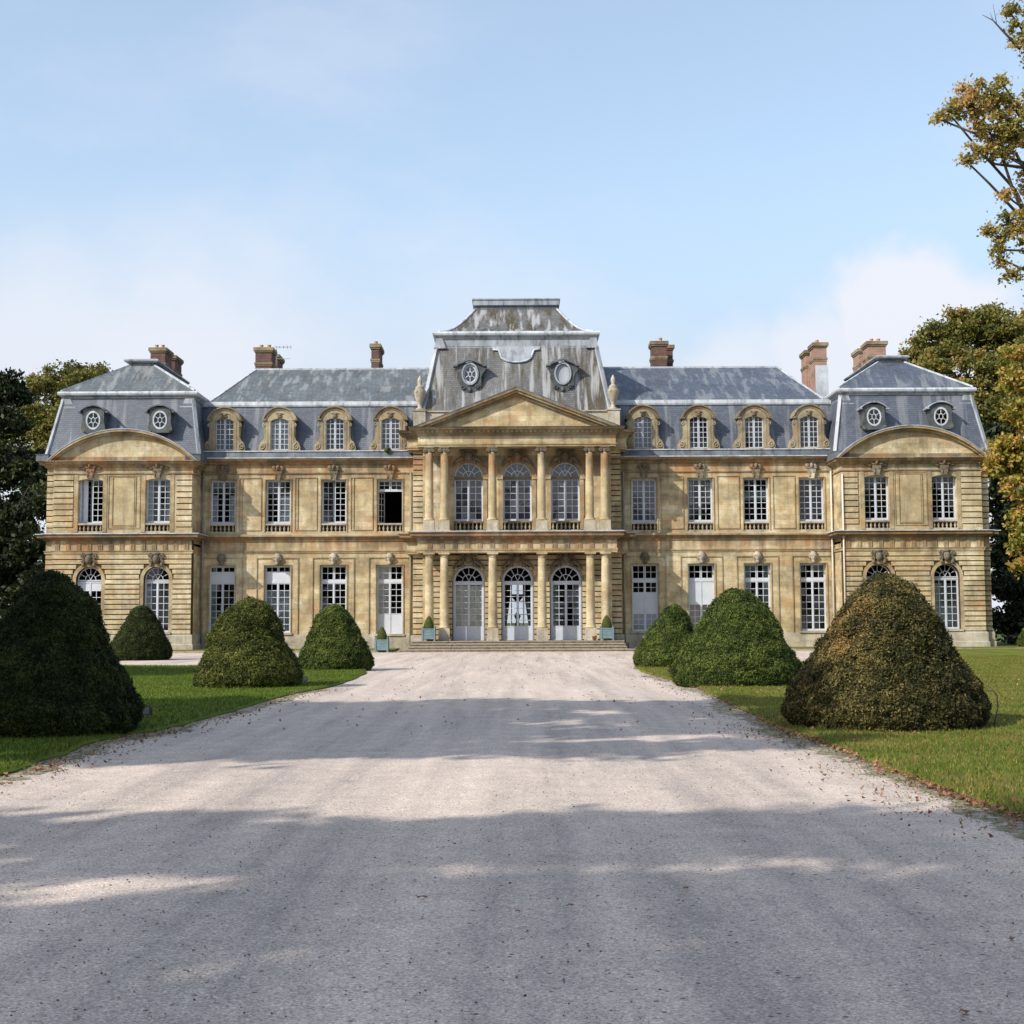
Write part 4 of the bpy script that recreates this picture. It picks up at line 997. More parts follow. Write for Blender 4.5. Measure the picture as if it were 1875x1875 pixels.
        b.build('window_frame', 'lead_pale', D); b = MB(); b.prism_y([(p * .95, q * .95) for p, q in ov], .03, .036); b.build('pane', 'glass', D); b = MB(); b.box(-.5, .5, .5, .53, -.6, .6); b.build('back_panel', 'room', D)
        b = MB(); [scroll(b, q * .6, -.62, -.03, .1, .04, .05, 1.2, q) for q in (-1, 1)]; b.build('carved_foot', 'stone_carved', D)
    # pipes
    for x, y, mt in ((18.45, YW - .1, 'pipe_pale' if s > 0 else 'pipe'), (6.25, YW - .12, 'pipe')):
        b = MB(); b.tube([(s * x, y, .2), (s * x, y, z_['frz'])], .055, 8); [b.box(s * x - .09, s * x + .09, y - .02, y + .1, q, q + .04) for q in (1.5, 4, 6, 8.4)]; b.build('downpipe', mt, CH)
b = MB(); b.tube([(PX0 + .02, YP - .1, .3), (PX0 + .02, YP - .1, 10)], .05, 8); b.build('downpipe', 'pipe_pale', CH)

# ---- central block
zc = {k: Z(v, YCOL) for k, v in dict(land=1173, ped=1152, cap0=1022, cap1=1012, arch1=1004.5, tri1=990, led0=987, led1=974, uped=955, ucap0=831.6, ucap1=818.5, uarch=813, ufr=799, udent=789, ucor=784).items()}
zA = lambda p: Z(p, YA)
dx = [-AX, .02, AX]
wd, wu = 1.80, 1.66
zl = zc['land']
gh = [(x, wd, zl, zA(1035), wd / 2) for x in dx]
uh = [(x, wu, zA(970), zA(846), wu / 2) for x in dx]
wall('portico_ground_wall', -5.25, 5.25, 0, zc['led0'], YA, gh, 'joint')
wall('portico_upper_wall', -5.25, 5.25, zc['led0'], zc['uarch'], YA, uh)
for s in (-1, 1):
    a, c = sorted((s * 5.25, s * 6.0)); b = MB(); b.box(a, c, YC, .5, 0, Z(784, YC)); b.box(min(s * 5.251, s * 5.4), max(s * 5.251, s * 5.4), YA, YC + .001, 0, Z(784, YC)); b.build('corner_pier', 'stone', CH)
    u, v = sorted((s * 5.42, s * 5.99))
    strip(YC, u, v, zl + .35, Z(1012, YC), 15); strip(YC, u, v, Z(957, YC), Z(822, YC), 14)
    b = MB(); b.box(min(s * 5.3, s * 6.12), max(s * 5.3, s * 6.12), YC - .12, YC, 0, zl + .3); b.build('plinth', 'stone_pale', CH)
CP = lambda y, e=0: [(-6.0 - e, YW), (-6.0 - e, YC), (-5.28, YC), (-5.28, y), (5.28, y), (5.28, YC), (6.0 + e, YC), (6.0 + e, YW)]
b = MB(); b.sweep(CP(YE + .35), [(-.6, zc['cap1']), (.35, zc['cap1']), (.35, zc['cap1'] + .12), (.38, zc['cap1'] + .13), (.38, zc['arch1']), (-.6, zc['arch1'])]); b.box(-5.28, 5.28, YE + .3, YA, zc['cap1'] + .002, zc['led0']); b.build('portico_architrave', 'stone_trim', CH)
b = MB(); b.sweep(CP(YE + .35), [(-.3, zc['arch1']), (.33, zc['arch1']), (.33, zc['tri1']), (-.3, zc['tri1'])]); b.build('portico_frieze', 'stone', CH)
b = MB(); b.box(-6.0, 6.0, YE - .46, YE - .40, zc['led1'] - .01, zc['led1'] + .035); b.build('ledge_flashing', 'lead_pale', CH)
b = MB(); b.sweep(CP(YE + .35), [(-.3, zc['tri1']), (.36, zc['tri1']), (.42, zc['led0'] + .04), (.68, zc['led0'] + .12), (.72, zc['led0'] + .16), (.72, zc['led1'] - .1), (.8, zc['led1'] - .05), (.8, zc['led1']), (-1.4, zc['led1'] + .02)]); b.build('portico_ledge', 'stone_grime', CH)
b = MB(); b.box(-6.2, 6.2, YE - .2, YA, zc['led1'] + .001, zc['led1'] + .03); b.build('balcony_floor', 'stone_pale', CH)
TG2 = MB(); hh = zc['tri1'] - zc['arch1']; TG2.box(-.14, .14, -.03, 0, 0, hh); [TG2.box(q - .02, q + .02, -.05, -.03, .02, hh - .03) for q in (-.09, 0, .09)]; TG2.box(-.15, .15, -.06, 0, -.05, 0); TG2 = TG2.mesh('triglyph', ['stone_trim'])
MOD = MB(); MOD.box(-.11, .11, -.2, 0, 0, .09); MOD = MOD.mesh('modillion', ['stone_trim'])
for i in range(15):
    x = -4.92 + i * 4.92 * 2 / 14; place('triglyph', TG2, CH, (x, YE + .02, zc['arch1'])); place('modillion', MOD, CH, (x, YE - .05, zc['led0'] + .02))
# columns
def column(x, z0, z1, zped, ionic, r=.245):
    c = place('column', None, CH, (x, YCOL, z0)); hp = zped - z0
    b = MB(); b.box(-.31, .31, -.31, .31, 0, hp - .0); b.box(-.36, .36, -.36, .36, hp * .0, hp * .16); b.build('pedestal', 'stone_pale', c)
    b = MB(); b.box(-.31, .31, -.31, .31, hp + .002, hp + .07); b.rev(0, 0, [(.31, hp + .07), (.33, hp + .11), (.30, hp + .15), (.275, hp + .17), (.285, hp + .20), (r * 1.06, hp + .23)], 24); b.build('column_base', 'stone_column', c)
    H = z1 - z0; zt = H - (.32 if ionic else .28); b = MB()
    b.rev(0, 0, [(r * 1.04, hp + .23)] + [(r * (1.03 - .17 * t ** 1.8), hp + .24 + (zt - hp - .24) * t) for t in [i / 8 for i in range(9)]], 28); b.build('shaft', 'stone_column', c)
    b = MB(); rt = r * .86
    if ionic:
        b.rev(0, 0, [(rt, zt), (rt * 1.15, zt + .03), (rt * 1.1, zt + .06), (rt * 1.3, zt + .16), (rt * 1.3, zt + .2)], 20); b.box(-.29, .29, -.29, .29, zt + .25, H)
        b.box(-.27, .27, -.25, .25, zt + .19, zt + .25)
        for q in (-1, 1):
            for yy in (-.25, .25): scroll(b, q * .235, zt + .12, yy, .105, .035, .05, 1.5, q, math.pi / 2)
            b.tube([(q * .235, -.24, zt + .12), (q * .235, 0, zt + .12), (q * .235, .24, zt + .12)], [.10, .07, .10], 10)
        b.build('ionic_capital', 'stone_carved', c)
    else:
        b.rev(0, 0, [(rt, zt), (rt * 1.12, zt + .02), (rt * 1.12, zt + .05), (rt, zt + .06), (rt, zt + .12), (rt * 1.35, zt + .19)], 24); b.box(-.31, .31, -.31, .31, zt + .19, H); b.build('doric_capital', 'stone_column', c)
CX = [-4.97, -4.12, -1.39, 1.39, 4.12, 4.97]
for x in CX: column(x, zl, zc['cap1'], zc['ped'], False, .25)
for x in CX: column(x, zc['led1'] + .03, zc['ucap1'], zc['uped'], True, .235)
for s in (-1, 1): b = MB(); b.box(min(s * 4.44, s * 4.65), max(s * 4.44, s * 4.65), YCOL - .29, YCOL + .29, zc['led1'] + .03, zc['uped'] - .01); b.build('pedestal_link', 'stone_pale', CH)
# walls between the ground columns: rusticated, fanned round the arches
zs = zA(1035) - wd / 2; n = 16; z0r, z1r = zl + .02, zc['cap1'] - .06; h = (z1r - z0r) / n
for i in range(n):
    za, zb = z0r + i * h, z0r + (i + 1) * h; zm = (za + zb) / 2; c0 = -5.2
    for x in dx + [None]:
        if x is None: course(c0, 5.2, YA, za, zb); break
        if zm < zs: q = wd / 2 + .03
        else:
            dz = zm - zs; rr = wd / 2 + .12; q = math.sqrt(rr * rr - dz * dz) if dz < rr else .0
        if q: course(c0, x - q, YA, za, zb); c0 = x + q
for x in dx:
    b = MB(); b.ring(x, zs, wd / 2, wd / 2 + .09, 0, math.pi, YA - .03, YA, 20)
    for k in (1, 2, 3, 9, 10, 11):
        a = math.pi * k / 12; b.bar((x + (wd / 2 + .1) * math.cos(a), YA - .03, zs + (wd / 2 + .1) * math.sin(a)), (x + (wd / 2 + .38) * math.cos(a), YA - .03, zs + (wd / 2 + .38) * math.sin(a)), .05, .16)
    b.build('arch_surround', 'stone_trim', CH)
    place('cartouche', CARTL, CH, (x, YA - .1, zA(1024) + .02))
    zs2 = zA(846) - wu / 2; b = MB(); b.ring(x, zs2, wu / 2, wu / 2 + .26, 0, math.pi, YA - .05, YA, 20); b.ring(x, zs2, wu / 2 + .20, wu / 2 + .28, 0, math.pi, YA - .09, YA - .05, 20)
    for q in (-1, 1):
        u, v = sorted((x + q * (wu / 2 + .002), x + q * (wu / 2 + .24))); b.box(u, v, YA - .05, YA, zA(970), zs2 - .05)
        u, v = sorted((x + q * wu / 2, x + q * (wu / 2 + .34))); b.box(u, v, YA - .10, YA, zs2 - .17, zs2 - .02)
    b.build('arch_surround', 'stone_trim', CH); place('cartouche', CARTL, CH, (x, YA - .1, zA(835)))
# doors and windows of the centre
window(dx[0], YA + .2, zl, zA(1035), wd, dict(type='arch', wide=1, ff=.12, solid=.78, rows=7, single=True, back=[(0, 1, 0, .73, 'shutter_beige', 'inner_shutter')]), label='arched glazed door with beige shutters closed behind the panes')
window(dx[1], YA + .2, zl, zA(1035), wd, dict(type='arch', wide=1, ff=.12, solid=.78, rows=7, single=True))
window(dx[2], YA + .2, zl, zA(1035), wd, dict(type='arch', wide=1, ff=.12, solid=.78, rows=7, single=True, back=[(.0, .2, .1, .73, 'blind', 'curtain'), (.8, 1, .1, .73, 'blind', 'curtain')]))
for x in dx:
    window(x, YA + .30, zA(970), zA(846), wu, dict(type='arch', rows=6, sill=zA(953) - zA(970), ff=.07, glass='glass_blue', single=True)); b = MB(); b.box(x - wu / 2, x + wu / 2, YA + .22, YA + .34, zs2 - .17, zs2 - .0); b.build('transom', 'stone_carved', CH); balustrade(x, YA + .0, wu, zA(973), zA(954), 'stone_grime', 7)
# upper entablature and pediment
b = MB(); b.sweep(CP(YE + .35), [(-.6, zc['ucap1']), (.33, zc['ucap1']), (.33, zc['ucap1'] + .1), (.37, zc['ucap1'] + .11), (.37, zc['uarch']), (-.6, zc['uarch'])]); b.box(-5.28, 5.28, YE + .3, YA + .5, zc['ucap1'] + .002, zc['ucor']); b.build('upper_architrave', 'stone_trim', CH)
b = MB(); b.sweep(CP(YE + .35), [(-.3, zc['uarch']), (.32, zc['uarch']), (.32, zc['ufr']), (-.3, zc['ufr'])]); b.build('upper_frieze', 'stone', CH)
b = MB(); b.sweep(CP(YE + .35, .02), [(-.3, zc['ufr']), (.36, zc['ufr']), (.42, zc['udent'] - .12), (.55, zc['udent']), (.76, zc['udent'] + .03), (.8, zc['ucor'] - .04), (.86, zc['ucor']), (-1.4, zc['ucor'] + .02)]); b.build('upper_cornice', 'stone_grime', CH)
b = MB(); [b.box(-5.3 + i * .265 - .07, -5.3 + i * .265 + .07, YE - .19, YE - .02, zc['udent'] - .13, zc['udent'] - .01) for i in range(41)]; b.build('dentils', 'stone_trim', CH, kind='stuff')
ap, hw = Z(711, YE) , 5.75
zb = zc['ucor'] + .02
def rake(o, y0, y1, t0, t1, nm, mt):
    b = MB(); 
    for q in (-1, 1):
        L = math.hypot(hw, ap - zb); nx, nz = (ap - zb) / L, hw / L
        P = lambda d, e: (0, ap - d * 1 / nz) if e else None
        b.prism_y([(0, ap - t0 / nz), (0, ap - t1 / nz), (q * (hw - t1 / nx), zb), (q * (hw - t0 / nx), zb)], y0, y1)
    return b.build(nm, mt, CH)
rake(0, YE - .42, YE + .5, 0., .14, 'raking_cornice', 'stone_grime'); rake(0, YE - .30, YE + .5, .14, .26, 'raking_cornice', 'stone_trim'); rake(0, YE - .12, YE + .5, .26, .40, 'raking_cornice', 'stone_grime')
b = MB(); hx = hw - .4 / ((ap - zb) / math.hypot(hw, ap - zb)); b.prism_y([(-hx, zb), (hx, zb), (0, ap - .4 / (hw / math.hypot(hw, ap - zb)))], YE + .05, YE + .5); b.build('tympanum', 'stone', CH)
b = MB()
for q in (-1, 1): b.prism_y([(0, ap + .05), (0, ap + .001), (q * hw, zb + .001), (q * (hw + .12), zb + .0)], YE - .44, YC + .5)
b.build('pediment_flashing', 'lead_dark', CH)
b = MB(); b.prism_y([(-hw, zb), (hw, zb), (0, ap)], YE + .55, -.5); b.build('pediment_roof', 'lead', CH)
# attic parapet with urn pedestals
yQ = -1.55; zq0, zq1 = zc['ucor'], Z(752, yQ)
b = MB(); b.box(-5.3, 5.3, yQ + .1, .2, zq0, zq1 - .05); b.box(-5.3, 5.3, yQ + .02, .2, zq1 - .05, zq1 + .03); b.build('attic_parapet', 'stone_pale', CH)
for s in (-1, 1):
    a, c = sorted((s * 5.28, s * 5.98)); b = MB(); b.box(a, c, yQ - .1, .3, zq0, zq1); b.box(a - .05, c + .05, yQ - .15, .35, zq1, zq1 + .07); b.build('urn_pedestal', 'stone_pale', CH)
    b = MB(); H = Z(686, yQ) - zq1 - .07; pr = [(.24, 0), (.24, .04), (.13, .07), (.11, .17), (.2, .24), (.30, .38), (.34, .5), (.32, .57), (.24, .62), (.27, .65), (.16, .70), (.09, .74), (.14, .8), (.13, .88), (.07, .95), (.01, 1.)]
    b.rev(s * 5.62, yQ + .15, [(r, zq1 + .07 + H * t) for r, t in pr], 16); [b.ell((s * 5.62 + .3 * math.cos(a), yQ + .15 + .3 * math.sin(a), zq1 + .07 + H * .52), (.08, .08, .12), 7) for a in (0, 2.1, 4.2)]
    b.build('stone_urn', 'stone_pale', CH, label='flame topped stone urn on the attic pedestal')
# central roofs
zR0, zR1 = Z(752, -1.2), Z(634, .3)
C0, C1 = (-5.45, 5.45, -1.3, 13.5), (-4.72, 4.72, .25, 12)
b = MB(); b.frustum(C0, zR0 - .05, C1, zR1); b.build('mansard_slope', 'slate_old', CH)
zf0, zf1, zf2 = Z(617, .3), Z(606, .3), Z(604, .3)
rg = lambda r, e=0: [(r[0] - e, r[3] + e), (r[0] - e, r[2] - e), (r[1] + e, r[2] - e), (r[1] + e, r[3] + e)]
b = MB(); b.sweep(rg(C1), [(-.1, zR1 - .14), (.04, zR1 - .12), (.04, zR1 - .06), (.0, zR1 - .05), (.0, zf0 - .2), (.12, zf0), (-.1, zf0)]); b.build('lead_band', 'lead', CH)
b = MB(); b.sweep(rg(C1), [(-.1, zf0), (.14, zf0 + .01), (.24, zf0 + .08), (.27, zf0 + .18), (.2, zf1 - .06), (-.1, zf1)]); b.build('roll_moulding', 'lead_pale', CH)
b = MB()
for q in (-1, 1):
    b.bar((q * 5.45, -1.3, zR0), (q * 4.74, .2, zR1), .22, .16); b.box(min(q * 4.15, q * 4.9), max(q * 4.15, q * 4.9), .02, .3, zR1 - .16, zR1 - .08)
    b.prism_y([(q * 4.85, zR1 - .08), (q * 4.2, zR1 - .08), (q * 4.4, zf0 - .1), (q * 4.78, zf0 - .1)], .1, .4); b.build('hip_capping', 'lead', CH); b = MB()
# swagged lead panel in the middle
def on_slope(x, z, e=.0):
    t = (z - zR0) / (zR1 - zR0); return (x, C0[2] + (C1[2] - C0[2]) * t - e, z)
rp = [(-1.45, 0), (-1.4, -.22), (-1.05, -.25), (-.92, -.62)] + [(-.92 * math.cos(math.pi * k / 14), -.62 - .42 * math.sin(math.pi * k / 14)) for k in range(1, 14)] + [(.92, -.62), (1.05, -.25), (1.4, -.22), (1.45, 0)]
b = MB(); zt = zR1 - .02; top = [on_slope(x, zt + dz, .05) for x, dz in rp]; bot = [on_slope(x, zt + dz, -.02) for x, dz in rp]; n = len(rp)
b.add(top + bot, [tuple(range(n))] + [((i + 1) % n, i, i + n, (i + 1) % n + n) for i in range(n)]); b.build('swagged_lead_panel', 'lead', CH)
b = MB(); b.tube([on_slope(x, zt + dz, .07) for x, dz in rp[1:-1]], .06, 8); b.build('panel_roll', 'lead_pale', CH)
# concave upper roof
prof = [(0, 0), (.10, .03), (.22, .09), (.36, .2), (.52, .38), (.68, .6), (.82, .82), (.93, 1.)]
D0 = (-4.62, 4.62, .4, 12.0); dxm, dy0, dy1, zk = 2.52, 3.0, 9.4, Z(566, 3.0)
b = MB(); rings = []
for t, u in prof:
    t /= .93; rings.append(((D0[0] + (4.62 - dxm) * t, D0[1] - (4.62 - dxm) * t, D0[2] + (dy0 - D0[2]) * t, D0[3] + (dy1 - D0[3]) * t), zf1 - .03 + (zk - zf1) * u))
for (r0, a), (r1, c) in zip(rings, rings[1:]): b.frustum(r0, a, r1, c, cap=False)
b.build('concave_roof', 'slate_old', CH)
for i in (0, 1): b = MB(); b.tube([(r[i], r[2], z + .02) for r, z in rings], .08, 6); b.build('hip_capping', 'lead_pale', CH)
RT = rings[-1][0]; zk2, zk3 = Z(558.5, 2.9), Z(546, 2.9)
b = MB(); b.box(RT[0] + .0, RT[1] - .0, RT[2], RT[3], zk - .05, zk2); b.build('roof_crown', 'slate', CH)
b = MB(); b.sweep(rg(RT), [(-.3, zk2 - .05), (.03, zk2 - .04), (.12, zk2), (.14, zk3 - .14), (.2, zk3 - .1), (.2, zk3 - .03), (.06, zk3), (-.3, zk3 + .02)]); b.box(RT[0] + .2, RT[1] - .2, RT[2] + .2, RT[3] - .2, zk2, zk3); b.ell((0, 5.5, zk3 - .15), (1.0, 1.5, .4), 14); b.build('crown_cornice', 'lead', CH)
# oculi of the central mansard
for s in (-1, 1):
    zo = Z(687, -.4); D = place('oculus', None, CH, (s * 2.72, -.86, zo)); b = MB(); n = 24
    ov = [(.42 * math.cos(2 * math.pi * k / n), .58 * math.sin(2 * math.pi * k / n)) for k in range(n)]; ou = []
    for k in range(n):
        a = 2 * math.pi * k / n; c, q = math.cos(a), math.sin(a)
        r = .76 + (.18 if q > .25 and abs(c) > .45 else 0) - (.06 if q > .8 else 0) + (.42 * max(0, -q) ** 3) + .06 * math.sin(6 * a)
        ou.append((c * r * .95, q * r))
    for k in range(n): b.prism_y([ov[k], ov[(k + 1) % n], ou[(k + 1) % n], ou[k]], 0, .6)
    [scroll(b, q * .42, -.78, -.04, .14, .05, .06, 1.3, q) for q in (-1, 1)]; b.ell((0, -.03, -.95), (.12, .08, .16), 8); b.build('carved_surround', 'old_lead', D); b = MB(); b.ring(0, 0, .42, .50, 0, 2 * math.pi, -.08, .02, 22, 0, 1.35); b.build('rim', 'lead', D)
    b = MB(); [b.bar((math.cos(a1) * .74, -.08, .56), (0, -.1, .86), .2, .1) for a1 in (0, math.pi)]; b.box(-.98, -.72, -.14, .5, .44, .52); b.box(.72, .98, -.14, .5, .44, .52); b.build('hood', 'lead_dark', D)
    b = MB()
    if s < 0:
        b.ring(0, 0, .33, .41, 0, 2 * math.pi, .05, .1, 20, 0, 1.38); b.ring(0, 0, .09, .13, 0, 2 * math.pi, .05, .1, 10, 0, 1.4); [b.bar((.11 * math.cos(a), .07, .15 * math.sin(a)), (.37 * math.cos(a), .07, .5 * math.sin(a)), .04, .04) for a in [math.pi / 6 + math.pi * k / 3 for k in range(6)]]
        b.build('window_frame', 'paint', D); b = MB(); b.prism_y([(p * .96, q * .96) for p, q in ov], .08, .09); b.build('pane', 'glass_blue', D)
    else: b.prism_y([(p * .98, q * .98) for p, q in ov], .06, .1); b.build('blank_board', 'lead', D, label='oculus closed with a plain grey board')
# back of the house, floors and rooms seen through the glass
b = MB(); hb = [(0, 2.4, .5, 4.2, 1.2)]
wall('rear_wall', -27.1, 27.1, 0, z_['cor0'], 12.5, hb)
b = MB(); b.box(-27, 27, .52, 12.4, .2, .3); b.box(-27, 27, .52, 12.4, Z(1000), Z(996)); b.box(-27, 27, .52, 12.4, Z(850), Z(846)); b.box(-26.6, -18.62, YP + .52, .5, .2, .3); b.box(18.62, 26.6, YP + .52, .5, .2, .3)
for q in (-1, 1): b.box(min(q * 18.6, q * 26.6), max(q * 18.6, q * 26.6), YP + .52, .52, Z(1000), Z(996)); b.box(min(q * 18.6, q * 26.6), max(q * 18.6, q * 26.6), YP + .52, .52, Z(852), Z(848))
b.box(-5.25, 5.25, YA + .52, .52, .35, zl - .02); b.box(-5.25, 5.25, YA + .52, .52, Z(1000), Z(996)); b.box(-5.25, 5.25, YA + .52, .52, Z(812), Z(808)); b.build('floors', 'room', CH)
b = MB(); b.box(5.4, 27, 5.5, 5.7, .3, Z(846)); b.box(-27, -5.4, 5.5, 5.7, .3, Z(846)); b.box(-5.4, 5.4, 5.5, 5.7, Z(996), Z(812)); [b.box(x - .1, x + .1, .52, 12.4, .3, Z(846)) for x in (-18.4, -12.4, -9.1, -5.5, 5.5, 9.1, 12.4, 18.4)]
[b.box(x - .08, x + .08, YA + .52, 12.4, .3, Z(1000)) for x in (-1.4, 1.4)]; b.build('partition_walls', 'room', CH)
b = MB(); [b.box(-1.2 + q, 1.2 + q, 9, 9.04, 3.3, 3.42) for q in (0,)]; [b.box(x - .03, x + .03, 12.5, 12.56, .3, 4.2) for x in (-.4, .4)]; [b.box(-1.2, 1.2, 12.5, 12.56, z, z + .05) for z in (1.2, 2.1, 3.)]; b.build('rear_window_bars', 'paint', CH)
for q in (-1, 1):
    b = MB(); n = 10; P = [(q * (.35 + .85 * i / n), 8.6 + .06 * math.sin(i * 2.2)) for i in range(n + 1)]
    b.add([(q * (1.25 if False else x * q if q * x > 0 else x), y, .35) for x, y in [(q * (.85 + .4 * i / n), 8.6 + .06 * math.sin(i * 2.2)) for i in range(n + 1)]] + [(x, y, 4) for x, y in P], [(i, i + 1, i + 2 + n, i + 1 + n) for i in range(n)], 0, True) if q > 0 else b.add([(x, y, .35) for x, y in [(q * (.85 + .4 * i / n), 8.6 + .06 * math.sin(i * 2.2)) for i in range(n + 1)]] + [(x, y, 4) for x, y in P], [(i, i + 1, i + 2 + n, i + 1 + n) for i in range(n)], 0, True)
    b.build('hall_curtain', 'curtain_red', CH)
b = MB(); b.rev(0, 6.5, [(.03, 4.4), (.03, 3.4), (.3, 3.3), (.34, 3.15), (.1, 2.9)], 10); b.rev(0, 7, [(.05, .35), (.3, .4), (.05, .5), (.06, 1.1), (.45, 1.15), (.45, 1.2), (.1, 1.22), (.16, 1.5), (.08, 1.7), (.22, 2.0), (.02, 2.3)], 12); b.build('hall_furniture', 'room', CH)
# steps
for i in range(4):
    zt = zl - .004 - i * zl / 4; yf = -4.3 - i * .36; xw = 5.9 + .05 * i if i < 3 else 6.5
    x = -xw; k = 0
    while x < xw - .05:
        L = min(2.1 + .3 * math.sin(k * 1.7 + i), xw - x); L = xw - x if xw - x - L < .5 else L
        b = MB(); dz = .008 * math.sin(k * 3 + i); b.box(x + .008, x + L - .008, yf, yf + (.46 if i else 2.5), zt - .045, zt + dz); b.box(x + .008, x + L - .008, yf + .05, yf + .46, max(zt - zl / 4 - .02, -.05), zt - .045); b.build('step_stone', 'kerb', CH); x += L; k += 1
b = MB(); b.box(-6.0, 6.0, -2.0, YA + .2, 0, zl - .02); b.box(-5.9, 5.9, -4.0, -1.9, 0, zl - .03); b.build('landing', 'kerb', CH)
# chimneys
def chimney(x0, x1, y0, y1, ztop, pots, mat='brick', gap=None, z0=14.0, flash=None, z0b=None):
    c = place('chimney', None, CH, (0, 0, 0)); b = MB()
    segs = [(y0, y1)] if not gap else [(y0, gap[0]), (gap[1], y1)]
    for a, d in segs: b.box(x0, x1, a, d, z0, ztop - .3)
    if gap: b.box(x0 + .12, x1 - .12, gap[0] - .01, gap[1] + .01, z0, ztop - 1.0)
    b.build('brick_shaft', mat, c)
    for a, d in segs:
        b = MB(); b.box(x0 - .12, x1 + .12, a - .12, d + .12, ztop - .22, ztop); b.box(x0 - .06, x1 + .06, a - .06, d + .06, ztop - .32, ztop - .22); b.box(x0 - .06, x1 + .06, a - .06, d + .06, ztop - 1.1, ztop - .98); b.box(x0 - .03, x1 + .03, a - .03, d + .03, ztop - 1.2, ztop - 1.1); b.build('stone_cap', 'stone_grime', c)
    for px, py, ph in pots:
        b = MB(); b.rev(px, py, [(.11, ztop), (.15, ztop + .04), (.12, ztop + .1), (.11, ztop + ph - .04), (.14, ztop + ph)], 12); b.build('chimney_pot', 'terracotta', c)
    if flash: b = MB(); b.box(*flash); b.build('flashing', 'lead_pale', c)
    return c
chimney(-23.9, -22.95, 8, 12.4, Z(633.5, 8), [(-23.6, 8.4, .25), (-23.2, 8.4, .25), (-23.4, 11.9, .25)], gap=(9.7, 10.6))
chimney(-16.85, -15.8, 7.0, 11.2, Z(634, 7), [(-16.55, 7.5, .25), (-16.05, 7.5, .25)], gap=(8.3, 9.3))
chimney(-9.35, -8.85, 6.9, 9.1, Z(629, 7), [(-9.1, 7.4, .25)])
chimney(8.75, 9.7, 7.0, 8.2, Z(626, 7), [(9.35, 7.5, .3)]); chimney(9.6, 10.3, 8.8, 10, Z(633, 8.8), [])
chimney(19.2, 20.0, 7.0, 11, Z(630, 7), [(19.5, 7.5, .25)], 'brick_sunlit', (8.3, 9.5), 11.5, (19.25, 20.05, 6.9, 6.99, 14.2, Z(672, 7)))
chimney(22.95, 24.1, 8, 12, Z(628, 8), [(23.3, 8.5, .25), (23.75, 8.5, .25)], 'brick_sunlit', (9.4, 10.4))
b = MB(); ax, ay, az = W(-445, 7.2), 7.2, Z(634, 7.2)
b.tube([(ax, ay, Z(676, 7)), (ax, ay, az + .1)], .025, 6); b.bar((ax - .15, ay, az + .02), (ax + .95, ay, az + .02), .03, .03); b.bar((ax - .1, ay, az - .75), (ax + .9, ay, az - .75), .025, .025)
for q in (.2, .45, .7, .92): b.bar((ax + q, ay - .22, az + .02), (ax + q, ay + .22, az + .02), .02, .02); b.bar((ax + q, ay, az - .08 * (1 + q)), (ax + q, ay, az + .08 * (1 + q)), .02, .02)
b.build('television_antenna', 'lead', CH)
#FOLIAGE
# ------------------------------------------------------------------ clipped yews
YPROF = [(0.0, .86), (.03, .93), (.09, .98), (.17, .98), (.27, .91), (.40, .79), (.54, .665), (.67, .56), (.78, .455), (.87, .345), (.94, .225), (.98, .12), (1.0, .02)]
def yr(t): return np.interp(t, [p[0] for p in YPROF], [p[1] for p in YPROF])
def yew(x, y, R, h, seed, mat, n, label, size=.045, lean=(0., 0.), blunt=1.):
    n = int(n * 2.2)
    r = np.random.default_rng(seed)
    def surf(t, a, out=1.):
        rad = yr(t) ** blunt * R; px, py, pz = rad * np.cos(a), rad * np.sin(a), t * h
        dsp = np.array([noise.noise(Vector((u * .9, v * .9, w * .9 + seed))) * .15 + noise.noise(Vector((u * 3.1, v * 3.1, w * 3.1 + seed))) * .07 + noise.noise(Vector((u * 8, v * 8, w * 10))) * .055 + noise.noise(Vector((u * 19, v * 19, w * 22))) * .025 for u, v, w in zip(px, py, pz)])
        k = (rad + dsp * np.minimum(1, rad * 2)) * out
        return np.stack([k * np.cos(a) + lean[0] * t, k * np.sin(a) + lean[1] * t, pz * out + dsp * .5 * t], 1), dsp
    NT, NA = 26, 48
    T, A = np.meshgrid(np.linspace(0, 1, NT), np.linspace(0, 2 * math.pi, NA, endpoint=False), indexing='ij')
    P, _ = surf(T.ravel(), A.ravel(), .97)
    ids = lambda i, j: i * NA + j % NA
    core = np.array([[P[ids(i, j)], P[ids(i, j + 1)], P[ids(i + 1, j + 1)], P[ids(i + 1, j)]] for i in range(NT - 1) for j in range(NA)])
    t = np.interp(r.random(n), *(lambda tt: (np.concatenate([[0], np.cumsum(yr(tt[1:]) + .12)]) / np.sum(yr(tt[1:]) + .12), tt))(np.linspace(0, 1, 60)))
    a = r.random(n) * 2 * math.pi; c, dsp = surf(t, a)
    nr = np.stack([np.cos(a) * .9, np.sin(a) * .9, .25 + t * .7], 1)
    c += unit(nr) * r.normal(0, .018, n)[:, None]
    nn = unit(nr + r.normal(0, .75, (n, 3)))
    sz = size * .6 * r.uniform(.55, 1.35, n)
    leaf = leaf_quads(c, nn, sz, .38, seed)
    patchn = np.array([noise.noise(Vector((p[0] * 4, p[1] * 4, p[2] * 4 + seed))) for p in c])
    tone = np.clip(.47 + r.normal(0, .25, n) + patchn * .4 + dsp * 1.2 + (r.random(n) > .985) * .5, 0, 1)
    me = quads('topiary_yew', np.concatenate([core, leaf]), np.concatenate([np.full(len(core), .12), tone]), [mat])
    return place('topiary_yew', me, None, (x, y, 0.0), label=label, category='yew bush', group='clipped yew cones lining the drive')
